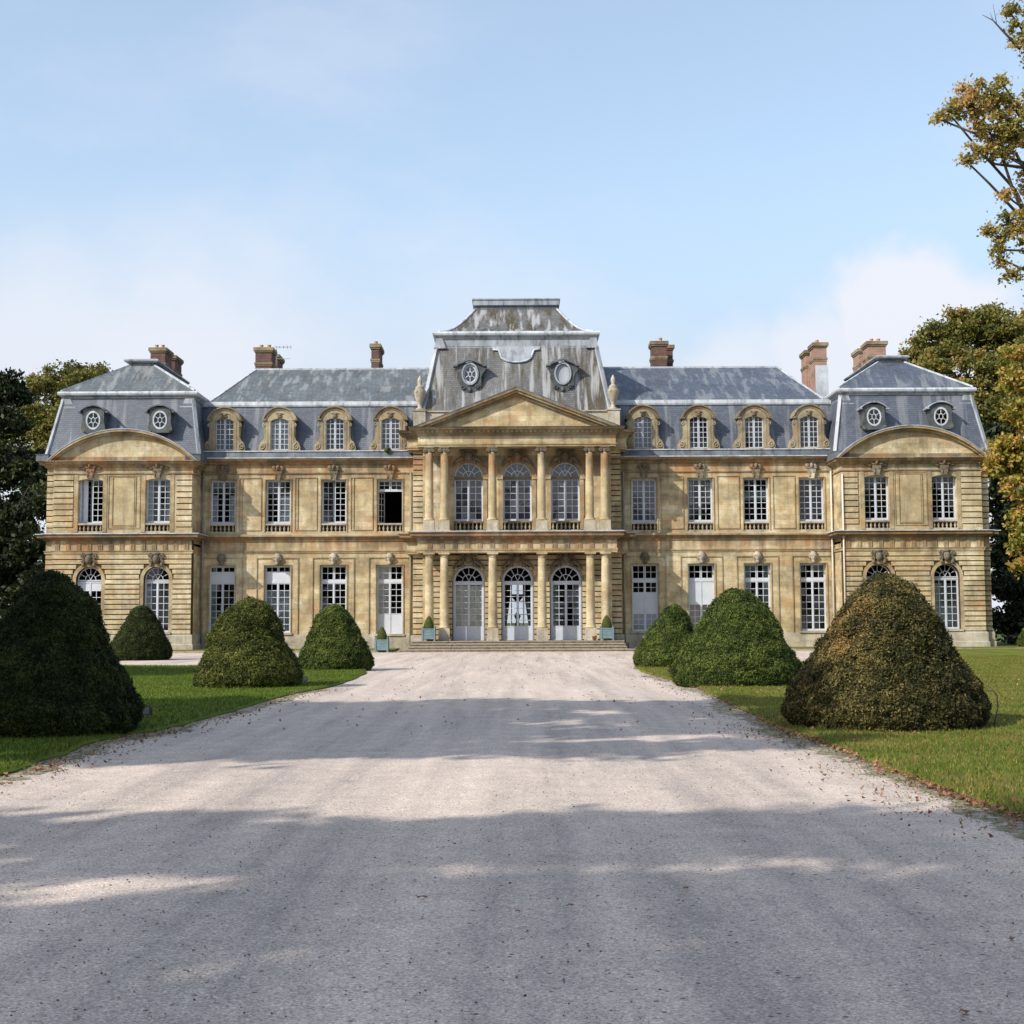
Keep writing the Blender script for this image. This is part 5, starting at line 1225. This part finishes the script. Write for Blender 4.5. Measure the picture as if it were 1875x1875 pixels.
yew(-6.98, -59.6, 1.40, 2.46, 3, 'yew_dark', 52000, 'largest and darkest shaded clipped yew cone at the left edge of the drive', .040, blunt=1.22)
yew(-6.80, -45.5, 1.36, 2.27, 11, 'yew', 36000, 'clipped yew cone second from the camera on the left lawn, lit on its left side', .045, (.05, 0))
yew(-6.20, -33.0, 1.24, 2.25, 19, 'yew_green', 26000, 'clipped yew cone at the far corner of the left lawn beside the blue planter', .05, (-.08, 0))
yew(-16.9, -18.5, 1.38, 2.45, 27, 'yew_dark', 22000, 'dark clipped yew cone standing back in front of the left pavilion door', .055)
yew(5.60, -59.0, 1.50, 2.36, 35, 'yew_brown', 56000, 'largest browning clipped yew cone with an orange patch on its left shoulder', .040, blunt=1.08)
yew(5.52, -45.4, 1.62, 2.46, 43, 'yew_green', 38000, 'broad green clipped yew cone in the middle of the right hand row', .045, (-.05, 0))
yew(5.35, -31.8, 1.22, 2.24, 51, 'yew_green', 26000, 'smallest right hand clipped yew cone, farthest along and half hidden by the next', .05, (.15, 0))
yew(29.7, -3.0, 1.5, 2.5, 59, 'yew_green', 12000, 'clipped yew cut by the right frame edge beyond the pavilion corner', .07)

# ------------------------------------------------------------------ trees
def limb(b, p, q, r0, r1, seed, sag=.12, n=6):
    r = random.Random(seed); p, q = Vector(p), Vector(q); L = (q - p).length; pts = []
    for i in range(n + 1):
        t = i / n; w = math.sin(math.pi * t) * L * sag
        pts.append(p.lerp(q, t) + Vector((r.uniform(-1, 1) * w * .5, r.uniform(-1, 1) * w * .5, w * .6)))
    b.tube(pts, [r0 + (r1 - r0) * (i / n) for i in range(n + 1)], 7)
def tree(name, label, base, trunk_r, trunk_top, lobes, mat, leaf, dens, seed, inner=.5, sub_r=.5, per=70, twigs=True, group=None, cat='tree', fill=True):
    r = np.random.default_rng(seed); root = thing(name, label, cat, (base[0], base[1], 0), 0, group)
    B = np.array([base[0], base[1], 0.]); cs, tn = [], []; sizes = []; b = MB()
    tt = Vector(trunk_top) - Vector(B); b.tube([(0, 0, -.1), (tt.x * .1, tt.y * .1, tt.z * .25), (tt.x * .5, tt.y * .4, tt.z * .6), tt], [trunk_r * 1.35, trunk_r, trunk_r * .8, trunk_r * .45], 12)
    for li, lb in enumerate(lobes):
        c = np.array(lb[:3]) - B; R = lb[3]; sq = lb[4] if len(lb) > 4 else .85
        limb(b, Vector((tt.x * .6, tt.y * .6, tt.z * r.uniform(.45, .95))), Vector(c), trunk_r * .3, .03, seed * 31 + li)
        K = max(5, int(dens * R * R)); d = unit(r.normal(size=(K, 3))); rad = R * (r.uniform(.25, 1., K) ** .45)
        S = c + d * rad[:, None] * np.array([1, 1, sq])
        if twigs:
            for q in S[::max(1, K // 12)]: limb(b, Vector(c), Vector(q), .06, .015, int(abs(q[0] * 999)) + li, .15, 3)
        st = r.normal(0, .17, K) + r.normal(0, .06)
        for k in range(K):
            m = int(per * r.uniform(.6, 1.4)); sr = sub_r * r.uniform(.6, 1.35)
            g = r.normal(size=(m, 3)) * sr * np.array([.6, .6, .42]); cs.append(S[k] + g); tn.append(.5 + st[k] + r.normal(0, .13, m)); sizes.append(leaf * r.uniform(.6, 1.3, m))
        if fill:
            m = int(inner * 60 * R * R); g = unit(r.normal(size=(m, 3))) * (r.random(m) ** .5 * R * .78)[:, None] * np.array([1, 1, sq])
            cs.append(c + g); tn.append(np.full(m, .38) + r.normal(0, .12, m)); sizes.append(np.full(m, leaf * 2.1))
    cs, tn, sizes = np.concatenate(cs), np.clip(np.concatenate(tn), 0, 1), np.concatenate(sizes)
    nn = unit(r.normal(size=cs.shape) + np.array([0, 0, .5]))
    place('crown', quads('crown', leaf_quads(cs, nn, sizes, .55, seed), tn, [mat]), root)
    b.build('trunk', 'bark', root); return root
def PL(px, py, d, rpx, off=0., sq=.85):
    """a lobe of foliage measured in the photograph, at its own distance"""
    el = PITCH - math.atan((py - 937.5) / F_PX); return ((px - 947) * d / F_PX, -DIST + d + off, EYE + d * math.tan(el), rpx * d / F_PX, sq)
# behind the chateau on the left
tree('broadleaf_tree', 'olive green broad tree rising behind the left pavilion roof', (-38, 32), .6, (-37, 32, 15),
     [PL(95, 715, 112, 55), PL(150, 715, 112, 58), PL(200, 725, 112, 50), PL(60, 770, 111, 50), PL(125, 790, 110, 75), PL(60, 860, 110, 60), PL(180, 690, 116, 28), PL(120, 690, 113, 32), PL(75, 700, 113, 22), PL(20, 800, 112, 50)], 'oak', .15, 7, 101, .5, .55, 120, group='trees behind the left pavilion')
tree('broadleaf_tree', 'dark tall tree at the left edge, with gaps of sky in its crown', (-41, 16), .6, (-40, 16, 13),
     [PL(10, 710, 98, 36), PL(-35, 720, 98, 60), PL(0, 770, 97, 44), PL(30, 725, 98, 18), PL(-40, 830, 96, 60), PL(5, 860, 96, 42), PL(40, 920, 96, 42), PL(0, 960, 95, 60), PL(-70, 920, 96, 70), PL(50, 830, 98, 30)], 'dark_tree', .19, 7, 103, .55, .6, 62, group='trees behind the left pavilion')
tree('yew_thicket', 'black green thicket filling the shade beside the left pavilion', (-37, 12), .35, (-37, 12, 5),
     [PL(60, 1000, 92, 55), PL(75, 920, 93, 36), PL(10, 1040, 92, 60), PL(70, 1080, 90, 55), PL(20, 1120, 90, 55), PL(-60, 1060, 90, 80), PL(80, 1140, 90, 34), PL(65, 860, 96, 26), PL(-20, 980, 92, 60)], 'dark_tree', .2, 7, 105, .9, .5, 62, twigs=False, cat='thicket')
# behind the chateau on the right
tree('broadleaf_tree', 'large rounded tree turning brown behind the right pavilion', (39, 27), .7, (38, 27, 16),
     [PL(1720, 640, 108, 50), PL(1760, 610, 109, 44), PL(1810, 615, 108, 52), PL(1860, 610, 108, 46), PL(1690, 655, 109, 24), PL(1745, 680, 106, 55), PL(1820, 690, 105, 62), PL(1880, 680, 105, 60), PL(1780, 740, 104, 50), PL(1850, 770, 103, 62), PL(1780, 585, 110, 18), PL(1835, 575, 110, 18), PL(1930, 640, 106, 75)], 'oak', .145, 8, 107, .5, .5, 120, group='trees beyond the right pavilion')
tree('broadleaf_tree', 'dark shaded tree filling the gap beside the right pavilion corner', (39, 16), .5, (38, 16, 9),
     [PL(1830, 850, 98, 46), PL(1870, 880, 97, 60), PL(1840, 930, 97, 50), PL(1880, 980, 96, 66), PL(1840, 1010, 96, 44), PL(1870, 1070, 95, 60), PL(1835, 1080, 96, 32), PL(1840, 1140, 95, 38), PL(1880, 1150, 95, 46), PL(1940, 900, 97, 80), PL(1815, 800, 99, 26)], 'dark_tree', .18, 8, 109, .8, .55, 62, group='trees beyond the right pavilion')
tree('chestnut_tree', 'yellow green tree turning orange at the right edge before the pavilion', (29.5, -10), .4, (29, -10, 9),
     [PL(1862, 700, 68, 24), PL(1878, 650, 68, 22), PL(1866, 760, 68, 20), PL(1858, 830, 68, 32), PL(1838, 850, 68, 22), PL(1870, 900, 67, 26), PL(1880, 960, 67, 28), PL(1866, 1000, 67, 18), PL(1872, 1040, 67, 18), PL(1893, 760, 68, 40), PL(1905, 860, 68, 60), PL(1915, 960, 67, 50), PL(1920, 700, 69, 50), PL(1835, 825, 68, 14), PL(1826, 865, 68, 12)], 'turning', .13, 34, 111, .4, .36, 46, group='trees on the right')
tree('chestnut_tree', 'tall tree with orange autumn leaves reaching in from the upper right', (21.5, -34), .34, (21, -34.5, 17),
     [PL(1800, 200, 45, 34), PL(1840, 190, 45, 31), PL(1850, 240, 45, 40), PL(1762, 212, 45, 14), PL(1742, 222, 45, 7), PL(1806, 280, 45, 19), PL(1790, 298, 45, 9), PL(1855, 285, 45, 26), PL(1820, 160, 45, 13), PL(1790, 165, 45, 8), PL(1862, 155, 45, 9),
      PL(1862, 362, 45, 8), PL(1866, 410, 45, 19), PL(1848, 440, 45, 14), PL(1830, 425, 45, 6), PL(1852, 480, 45, 13), PL(1870, 510, 45, 13), PL(1845, 462, 45, 9), PL(1884, 30, 45, 14), PL(1915, 230, 45, 66), PL(1925, 420, 45, 56), PL(1930, 560, 46, 46), PL(1970, 330, 45, 76), PL(1960, 60, 45, 76)], 'autumn', .07, 75, 113, .15, .2, 44, group='trees on the right')
b = MB(); P = lambda px, py: Vector(PL(px, py, 45, 1)[:3])
b.tube([P(1900, 95), P(1868, 62), P(1850, 42), P(1830, 32)], [.05, .035, .02, .008], 6); b.tube([P(1850, 42), P(1845, 28)], [.012, .005], 5); b.tube([P(1857, 50), P(1851, 12)], [.014, .005], 5); b.tube([P(1900, 312), P(1845, 305), P(1812, 282)], [.06, .04, .02], 6)
tw = b.build('bare_branch', 'bark', bpy.data.objects['chestnut_tree.001'], (-21.5, 34, 0))
# the avenue left of and behind the camera, whose shade falls over the drive
def avenue(x, y, zc, R, seed, label, sq=.8, dens=1.5, leaf=.22):
    r = random.Random(seed); lb = []
    for k in range(9):
        a = 2 * math.pi * k / 8 + r.uniform(-.3, .3); q = R * .58 if k else 0
        lb.append((x + q * math.cos(a), y + q * math.sin(a), zc + r.uniform(-.35, .3) * R * sq, R * r.uniform(.42, .56), .7))
    return tree('lime_tree', label, (x, y), .4, (x, y, zc - R * .3), lb, 'oak', leaf, dens * 3, seed, .5, .5, 48, False, 'avenue of limes beside the drive')
avenue(-19.5, -69, 12, 5.2, 201, 'lime tree of the avenue farthest left of the camera')
avenue(-27, -45, 12, 4.6, 208, 'lime tree of the avenue beside the left lawn, nearest the chateau')
def shade_tree(base, zt, spots, seed, label):
    """crown given by where its parts throw their shade: (x, metres ahead of the camera, radius, height)"""
    lb = [(x - 1.0846 * h, -80 + d - .8474 * h, h, rr, .6) for x, d, rr, h in spots]
    tree('lime_tree', label, base, .4, (base[0], base[1], zt), lb, 'oak', .2, 3.2, seed, .55, .42, 46, False, 'avenue of limes beside the drive')
shade_tree((-18.5, -70.5), 9, [(-6, 27.4, 1.9, 16), (-3.4, 27.0, 2.0, 15), (-6.4, 24, 2.1, 13), (-3.4, 23.6, 2.0, 17), (-4.6, 20.6, 2.0, 14), (-6.8, 18.4, 1.9, 15), (-4.0, 18.0, 1.7, 12), (-8, 21, 2, 14), (-1.2, 20.7, 1.8, 13)], 231, 'lime tree of the avenue ahead of the camera, spreading beside the largest yew')
shade_tree((-12.8, -69.0), 9, [(-.6, 27.3, 1.9, 16), (2.0, 27.1, 1.9, 14), (4.6, 27.3, 1.8, 15.5), (-.4, 24, 1.9, 14), (2.6, 23.8, 1.9, 16), (5.3, 24, 1.7, 14), (1.6, 20.8, 1.8, 15), (4.3, 21.3, 1.5, 13), (-1.4, 18.0, 1.6, 14), (1.2, 18.0, 1.4, 12.5), (3.4, 18.6, 1.0, 15), (6.6, 26.0, 1.2, 16)], 232, 'lime tree of the avenue ahead of the camera, nearest to the drive')
shade_tree((-19.5, -82.5), 9, [(-7, 10.6, 1.9, 14), (-4.6, 10.8, 1.4, 12.5), (-3.2, 11.2, 1.1, 15), (-4.2, 9.2, 1.3, 13), (-2.4, 10.0, 1.0, 16), (-1.6, 10.9, .7, 14), (-8, 8.0, 2.0, 12), (-6.2, 12.0, 1.0, 17), (-1.0, 10.1, .5, 13)], 221, 'lime tree of the avenue level with the camera, set back')
shade_tree((-14.5, -84.5), 9, [(-4.5, 7.2, 1.7, 13), (-2.2, 7.3, 1.4, 15), (-.2, 7.2, 1.2, 13.5), (-3.0, 5.6, 1.7, 12), (-.8, 5.4, 1.5, 15), (1.2, 5.6, 1.4, 12.5), (-5.6, 5.2, 1.8, 14), (0.6, 8.1, .6, 16), (-1.2, 8.5, .6, 12), (1.6, 7.0, 1.2, 14)], 222, 'lime tree of the avenue close behind the camera on its left')
shade_tree((-10.5, -85), 9, [(-.6, 10.0, .5, 14), (.3, 10.4, .5, 13), (1.4, 10.2, .45, 16), (2.6, 10.3, .5, 14), (3.8, 10.2, .5, 13), (.9, 10.9, .4, 16), (2.9, 11.3, .45, 13), (4.9, 10.2, .6, 12), (-.2, 8.5, .45, 15), (1.0, 8.4, .5, 13), (2.0, 8.3, .4, 15), (-1.6, 9.7, .6, 13), (1.0, 10.4, .6, 15), (2.3, 10.7, .6, 12), (3.5, 10.5, .7, 14), (.2, 11.2, .4, 13), (4.6, 11.2, .8, 15), (1.9, 11.4, .4, 17), (2.8, 8.1, .7, 13), (3.4, 6.8, 1.5, 14), (4.4, 8.0, .6, 12), (2.9, 5.2, 1.6, 12), (5.4, 6.5, 1.8, 13), (5.8, 10.4, .7, 15)], 223, 'lime tree of the avenue directly behind the camera')
for k, (x, y) in enumerate(((-75, -150), (-50, -158), (-26, -152), (-8, -166), (14, -168), (34, -155), (58, -150), (82, -158))):
    lb = [(x + 5 * math.cos(a), y + 5 * math.sin(a), z, 6.5, .9) for a, z in ((0, 9), (1.6, 13), (3.1, 10), (4.7, 16), (0.8, 19))]
    tree('lime_tree', ('farthest left', 'second from the left', 'third from the left', 'just left of the drive axis', 'just right of the drive axis', 'third from the right', 'second from the right', 'farthest right')[k].join(('lime tree of the row behind the camera, ', '')), (x, y), .5, (x, y, 12), lb, 'oak', .8, .9, 300 + k, .3, 1.2, 46, False, 'limes closing the view behind the camera')

# ------------------------------------------------------------------ grass blades, litter, pebbles
def inside(pts, poly):
    x, y = pts[:, 0], pts[:, 1]; P = np.array(poly); c = np.zeros(len(pts), bool); j = len(P) - 1
    for i in range(len(P)):
        m = ((P[i, 1] > y) != (P[j, 1] > y)) & (x < (P[j, 0] - P[i, 0]) * (y - P[i, 1]) / (P[j, 1] - P[i, 1] + 1e-12) + P[i, 0]); c ^= m; j = i
    return c
def blades(poly, xr_, yr_, n, seed, z, name='grass_blades', h=.034, tone0=.5, mat='grass_blade'):
    r = np.random.default_rng(seed); p = np.stack([r.uniform(*xr_, n), yr_[0] + (yr_[1] - yr_[0]) * r.random(n) ** 1.7], 1); p = p[inside(p, poly)]; m = len(p)
    a = r.random(m) * 2 * math.pi; hh = h * r.uniform(.5, 1.4, m); w = .006 + .003 * r.random(m); ln = r.normal(0, .4, (m, 2)) * hh[:, None]
    u = np.stack([np.cos(a), np.sin(a)], 1) * w[:, None]; b0 = np.stack([p[:, 0] - u[:, 0], p[:, 1] - u[:, 1], np.full(m, z - .01)], 1); b1 = np.stack([p[:, 0] + u[:, 0], p[:, 1] + u[:, 1], np.full(m, z - .01)], 1)
    t0 = np.stack([p[:, 0] + ln[:, 0] + u[:, 0] * .3, p[:, 1] + ln[:, 1], z + hh], 1); t1 = np.stack([p[:, 0] + ln[:, 0] - u[:, 0] * .3, p[:, 1] + ln[:, 1], z + hh], 1)
    place(name, quads(name, np.stack([b0, b1, t0, t1], 1), np.clip(tone0 + r.normal(0, .2, m), 0, 1), [mat]), None, kind='stuff')
blades(left_lawn, (-22, -2), (-68, -21), 300000, 5, .07, tone0=.42)
blades(right_lawn, (2.0, 22), (-72, -21), 380000, 6, .07, h=.032, mat='grass_blade_dry')
def litter(pts, size, seed, name='leaf_litter', z=.02, mat='dead_leaf'):
    r = np.random.default_rng(seed); m = len(pts); c = np.stack([pts[:, 0], pts[:, 1], np.full(m, z) + r.random(m) * .02], 1)
    nn = unit(np.array([0, 0, 1.]) + r.normal(0, .45, (m, 3)))
    q = leaf_quads(c, nn, size * r.uniform(.5, 1.3, m), .6, seed); q[:, 0, 2] += .01; q[:, 2, 2] += .012
    place(name, quads(name, q, np.clip(.55 + r.normal(0, .22, m), 0, 1), [mat]), None, kind='stuff')
def along(pts, n, seed, sig, bias=(0, 0)):
    r = np.random.default_rng(seed); P = np.array(pts); k = r.integers(0, len(P) - 1, n); t = r.random(n)[:, None]
    return P[k] * (1 - t) + P[k + 1] * t + r.normal(0, 1, (n, 2)) * np.array(sig) + np.array(bias)
edge = [p for p in right_lawn if p[0] < 8.2 and p[1] < -32]; edge.sort(key=lambda p: p[1])
fe = [p for p in edge if p[1] < -38]
litter(along(fe, 1500, 21, (.06, .25), (-.05, 0)), .028, 21, 'edge_leaf_litter', .035)
litter(along(fe, 700, 22, (.35, .5), (-.45, 0)), .024, 22, 'leaf_litter', .012)
r = np.random.default_rng(23); p = np.stack([r.uniform(2.5, 14, 3600), r.uniform(-72, -8, 3600)], 1); litter(p[inside(p, right_lawn)], .026, 23, 'leaf_litter', .10)
ll = sorted([p for p in left_lawn if -11 < p[0] < -3.5 and p[1] < -46], key=lambda p: p[1])
litter(along(ll, 900, 24, (.3, .35), (.25, -.2)), .032, 24, 'leaf_litter', .014)
p = np.stack([r.uniform(-5, 5.5, 420), r.uniform(-60, -8, 420)], 1); litter(p, .035, 25, 'leaf_litter', .012)
# moss and soil where the gravel thins out along both lawns
def worn(pts, side, seed, name):
    P = []
    for a, b_ in zip(pts, pts[1:]):
        k = max(1, int(math.hypot(b_[0] - a[0], b_[1] - a[1]) / .05))
        P += [(a[0] + (b_[0] - a[0]) * i / k, a[1] + (b_[1] - a[1]) * i / k) for i in range(k)]
    vs, fs = [], []; n = len(P)
    for i, (x, y) in enumerate(P):
        w = .30 + .34 * noise.noise(Vector((x * .9, y * .5, seed))) + .16 * noise.noise(Vector((x * 4, y * 3, seed))) + .10 * noise.noise(Vector((x * 17, y * 14, seed)))
        for t in (-.12, 0, .5, 1): q = x + side * max(.03, w) * t * (1 if t > 0 else 1); vs.append((q, y, gz(q, y) + (.009 if t < 1 else .001)))
    for i in range(n - 1):
        for j in range(3): fs.append((i * 4 + j, i * 4 + j + 1, i * 4 + j + 5, i * 4 + j + 4))
    me = bpy.data.meshes.new(name); me.from_pydata(vs, [], fs); me.materials.append(M['worn']); place(name, me, None, kind='structure')
g = NG('worn_soil_and_gravel'); c0 = g.ramp(g.noise(9, 7, rough=.75), [(.36, (.13, .10, .065)), (.48, (.25, .21, .15)), (.58, (.42, .385, .34))]); c0 = g.mix(g.mr(g.noise(3, 5), .45, .65, 0, .6), c0, (.10, .11, .035)); g.pbr(c0, .95, g.bump(g.noise(40, 5, rough=.8), .6, .015), .1); M['worn'] = g.m
worn(ll, 1, 3, 'worn_verge'); worn(fe, -1, 8, 'worn_verge')
def fringe(pts, seed, name):
    q = along(pts, 9000, seed, (.28, .4)); r = np.random.default_rng(seed); m = len(q)
    c = np.stack([q[:, 0], q[:, 1], np.full(m, .012)], 1); place(name, quads(name, leaf_quads(c, unit(np.array([0, 0, 1.]) + r.normal(0, .35, (m, 3))), r.uniform(.004, .012, m), .8, seed), np.clip(.6 + r.normal(0, .2, m), 0, 1), ['grass_blade']), None, kind='stuff')
fringe(ll, 31, 'weed_fringe'); fringe([p for p in fe], 32, 'weed_fringe')
def pebbles(n, seed, xr_, yr_):
    r = np.random.default_rng(seed); t = r.random(n) ** 1.5; y = yr_[0] + (yr_[1] - yr_[0]) * t; x = r.uniform(-1, 1, n) * (.42 * (y + 80) + .4); s = .003 + .007 * r.random(n) ** 3
    base = np.array([(1, 0, 0), (0, 1, 0), (-1, 0, 0), (0, -1, 0), (0, 0, .7), (0, 0, -.7)], float); V = np.zeros((n, 6, 3))
    for k in range(6): V[:, k] = base[k] * s[:, None] * r.uniform(.6, 1.2, (n, 3)); V[:, k, 0] += x; V[:, k, 1] += y; V[:, k, 2] += .004
    F = np.array([(0, 1, 4), (1, 2, 4), (2, 3, 4), (3, 0, 4), (1, 0, 5), (2, 1, 5), (3, 2, 5), (0, 3, 5)]); allF = (F[None] + 6 * np.arange(n)[:, None, None]).reshape(-1)
    me = bpy.data.meshes.new('pebbles'); me.vertices.add(n * 6); me.vertices.foreach_set('co', V.astype(np.float32).ravel()); me.loops.add(len(allF)); me.loops.foreach_set('vertex_index', allF.astype(np.int32))
    me.polygons.add(n * 8); me.polygons.foreach_set('loop_start', np.arange(0, n * 24, 3, dtype=np.int32)); mi = np.repeat((r.random(n) > .55).astype(np.int32), 8); me.polygons.foreach_set('material_index', mi); me.update(calc_edges=True)
    me.materials.append(M['gravel']); me.materials.append(M['pebble_dark']); place('pebbles', me, None, kind='stuff')
M['pebble_dark'] = simple('dark_pebble', (.07, .06, .055), (.20, .18, .165), 20, .85)
pebbles(8000, 41, None, (-75, -58))
def fallen(px, py, s, label, rz, mat='dead_leaf'):
    x, y = G(px, py); n = 9; V, T = [], []
    c = np.array([[x, y, .03]]); pts = []
    for k in range(n):
        a = 2 * math.pi * k / n + rz; q = s * (1.0 if k % 2 == 0 else .62) * (1.35 if k == 0 else 1); pts.append((x + q * math.cos(a), y + q * math.sin(a) * .8, .015 + .55 * s * abs(math.sin(a * 1.5 + rz))))
    co = np.array([[c[0], pts[k], pts[(k + 1) % n], pts[(k + 1) % n]] for k in range(0, n)]); co[:, 3] = (co[:, 2] + co[:, 0]) / 2
    place('fallen_leaf', quads('fallen_leaf', co, np.full(n, .5), [mat]), None, label=label, category='leaf', group='dead leaves lying on the gravel drive')
for a in ((771, 1650, .032, 'light brown curled leaf lying alone left of the drive centre', .3), (948, 1675, .018, 'small dark reddish leaf nearest the middle of the picture bottom', 1.2), (1045, 1664, .024, 'dark brown arched leaf just right of the small reddish one', 2.),
          (1255, 1632, .022, 'flat thin brown leaf lying farthest right of the central four', .8), (833, 1550, .02, 'faint brown leaf in the lit streak, farthest from the camera', 2.6), (1765, 1862, .026, 'reddish leaf at the very bottom right of the drive', 1.7),
          (1770, 1648, .02, 'small dark leaf on the right part of the drive', .1)): fallen(*a)

# ------------------------------------------------------------------ planters, lamps and small things
def planter(x, y, z, label, cone=.80, rr=.27):
    t = thing('planter', label, 'planter', (x, y, z), 0, 'square wooden planters with clipped box cones')
    for q, w in (((-.33, -.33), 0), ((.33, -.33), 0), ((.33, .33), 0), ((-.33, .33), 0)): b = MB(); b.box(q[0] - .045, q[0] + .045, q[1] - .045, q[1] + .045, 0, .74); b.ell((q[0], q[1], .78), (.045, .045, .045), 8); b.build('corner_post', 'planter', t)
    for k in range(4):
        for j in range(3): b = MB(); z0 = .12 + j * .19; b.box(-.285, .285, -.345, -.315, z0, z0 + .18); o = b.build('side_board', 'planter', t); o.rotation_euler = (0, 0, k * math.pi / 2)
        b = MB(); b.box(-.285, .285, -.37, -.32, .64, .70); o = b.build('rim_rail', 'planter', t); o.rotation_euler = (0, 0, k * math.pi / 2)
    b = MB(); b.box(-.3, .3, -.3, .3, .1, .62); b.build('soil', 'soil', t)
    r = np.random.default_rng(int(abs(x) * 100)); n = 5200; u = 1 - np.sqrt(r.random(n)); a = r.random(n) * 6.283; prof_r = rr * np.interp(u, [0, .1, .3, .6, .85, 1], [.75, .95, 1., .75, .42, .05])
    c = np.stack([prof_r * np.cos(a), prof_r * np.sin(a), .62 + u * cone], 1) + r.normal(0, .008, (n, 3)); nn = unit(np.stack([np.cos(a), np.sin(a), np.full(n, .4)], 1) + r.normal(0, .7, (n, 3)))
    core = MB(); core.rev(0, 0, [(rr * .7, .6), (rr * .9, .7), (rr * .93, .62 + cone * .3), (rr * .7, .62 + cone * .6), (rr * .35, .62 + cone * .85), (.01, .6 + cone)], 14); core.build('shrub_stem', 'box_yellow', t)
    place('box_cone', quads('box_cone', leaf_quads(c, nn, .022 * r.uniform(.6, 1.3, n), .5, 3), np.clip(.5 + r.normal(0, .2, n), 0, 1), ['box_yellow']), t)
planter(-7.42, -5.0, .0, 'blue green planter on the gravel, left of the steps and farthest left'); planter(-4.93, -3.85, zl, 'blue green planter on the landing against the left pair of columns')
planter(4.95, -3.85, zl, 'blue green planter on the landing against the right pair of columns'); planter(7.25, -5.1, .0, 'planter half hidden behind the farthest yew of the right row')
def lamp(px, py, s, rz, label, group='garden floodlights'):
    x, y = G(px, py, .07); t = thing('floodlight', label, 'floodlight', (x, y, .07), rz, group)
    b = MB(); b.box(-.5 * s, .5 * s, -.16 * s, .16 * s, .35 * s, 1.1 * s); b.box(-.56 * s, .56 * s, -.22 * s, -.14 * s, .3 * s, 1.15 * s); b.build('housing', 'black', t)
    b = MB(); b.box(-.44 * s, .44 * s, -.235 * s, -.222 * s, .38 * s, 1.06 * s); b.build('front_glass', 'lens', t)
    b = MB(); b.tube([(0, 0, -.1), (0, 0, .36 * s)], .04 * s, 8); b.box(-.62 * s, -.57 * s, -.05 * s, .05 * s, .3 * s, .75 * s); b.box(.57 * s, .62 * s, -.05 * s, .05 * s, .3 * s, .75 * s); b.box(-.62 * s, .62 * s, -.05 * s, .05 * s, .25 * s, .3 * s); b.build('bracket', 'black', t)
lamp(270, 1314, .17, -.5, 'black floodlight on a short stem beside the large dark yew'); lamp(557, 1250, .14, .5, 'small floodlight with pale glass at the foot of the second left yew')
lamp(766, 1189, .32, 0.1, 'black floodlight at the left end of the steps'); lamp(1146, 1189, .32, -.2, 'black floodlight at the right end of the steps')
x, y = G(564, 1219, .07); t = thing('garden_stake', 'thin pale green stake with a crosspiece before the far left yew', 'stake', (x, y, .05)); b = MB(); b.tube([(0, 0, -.05), (0, 0, .52)], .018, 7); b.build('post', 'planter', t); b = MB(); b.box(-.13, .13, -.03, .03, .50, .54); b.box(-.03, .04, -.06, .04, .54, .58); b.build('head', 'planter', t)
t = thing('flower_pot', 'small terracotta pot beside the right column base on the landing', 'pot', (4.28, -3.7, zl)); b = MB(); b.rev(0, 0, [(.10, 0), (.13, .22), (.15, .22), (.15, .28), (.12, .28)], 14); b.build('pot', 'terracotta', t); b = MB(); b.rev(0, 0, [(.12, .2), (.11, .25)], 12); b.build('soil', 'soil', t)
x, y, z = 7.08, -59.5, .45
b = MB(); b.tube([(x - .12, y, z + .14), (x - .02, y - .02, z + .15), (x + .05, y, z + .08), (x + .06, y, z - .1), (x + .01, y, z - .3), (x - .03, y, z - .42)], .009, 6); b.build('hanging_cable', 'iron', label='thin black cable looping out of the right flank of the browning yew', category='cable')
b = MB(); b.ell((0, 0, .0), (.22, .16, .12), 10, wob=1.); [b.tube([(0, 0, 0), (.22 * math.cos(k), .1 * math.sin(k), .12 + .04 * (k % 3))], [.02, .006], 5) for k in range(7)]
b.build('weed_tuft', 'box_yellow', None, (-7.6, .0 - .35, z_['eave'] + .05), label='green weed tuft growing in the gutter before the fourth left dormer', category='weed')
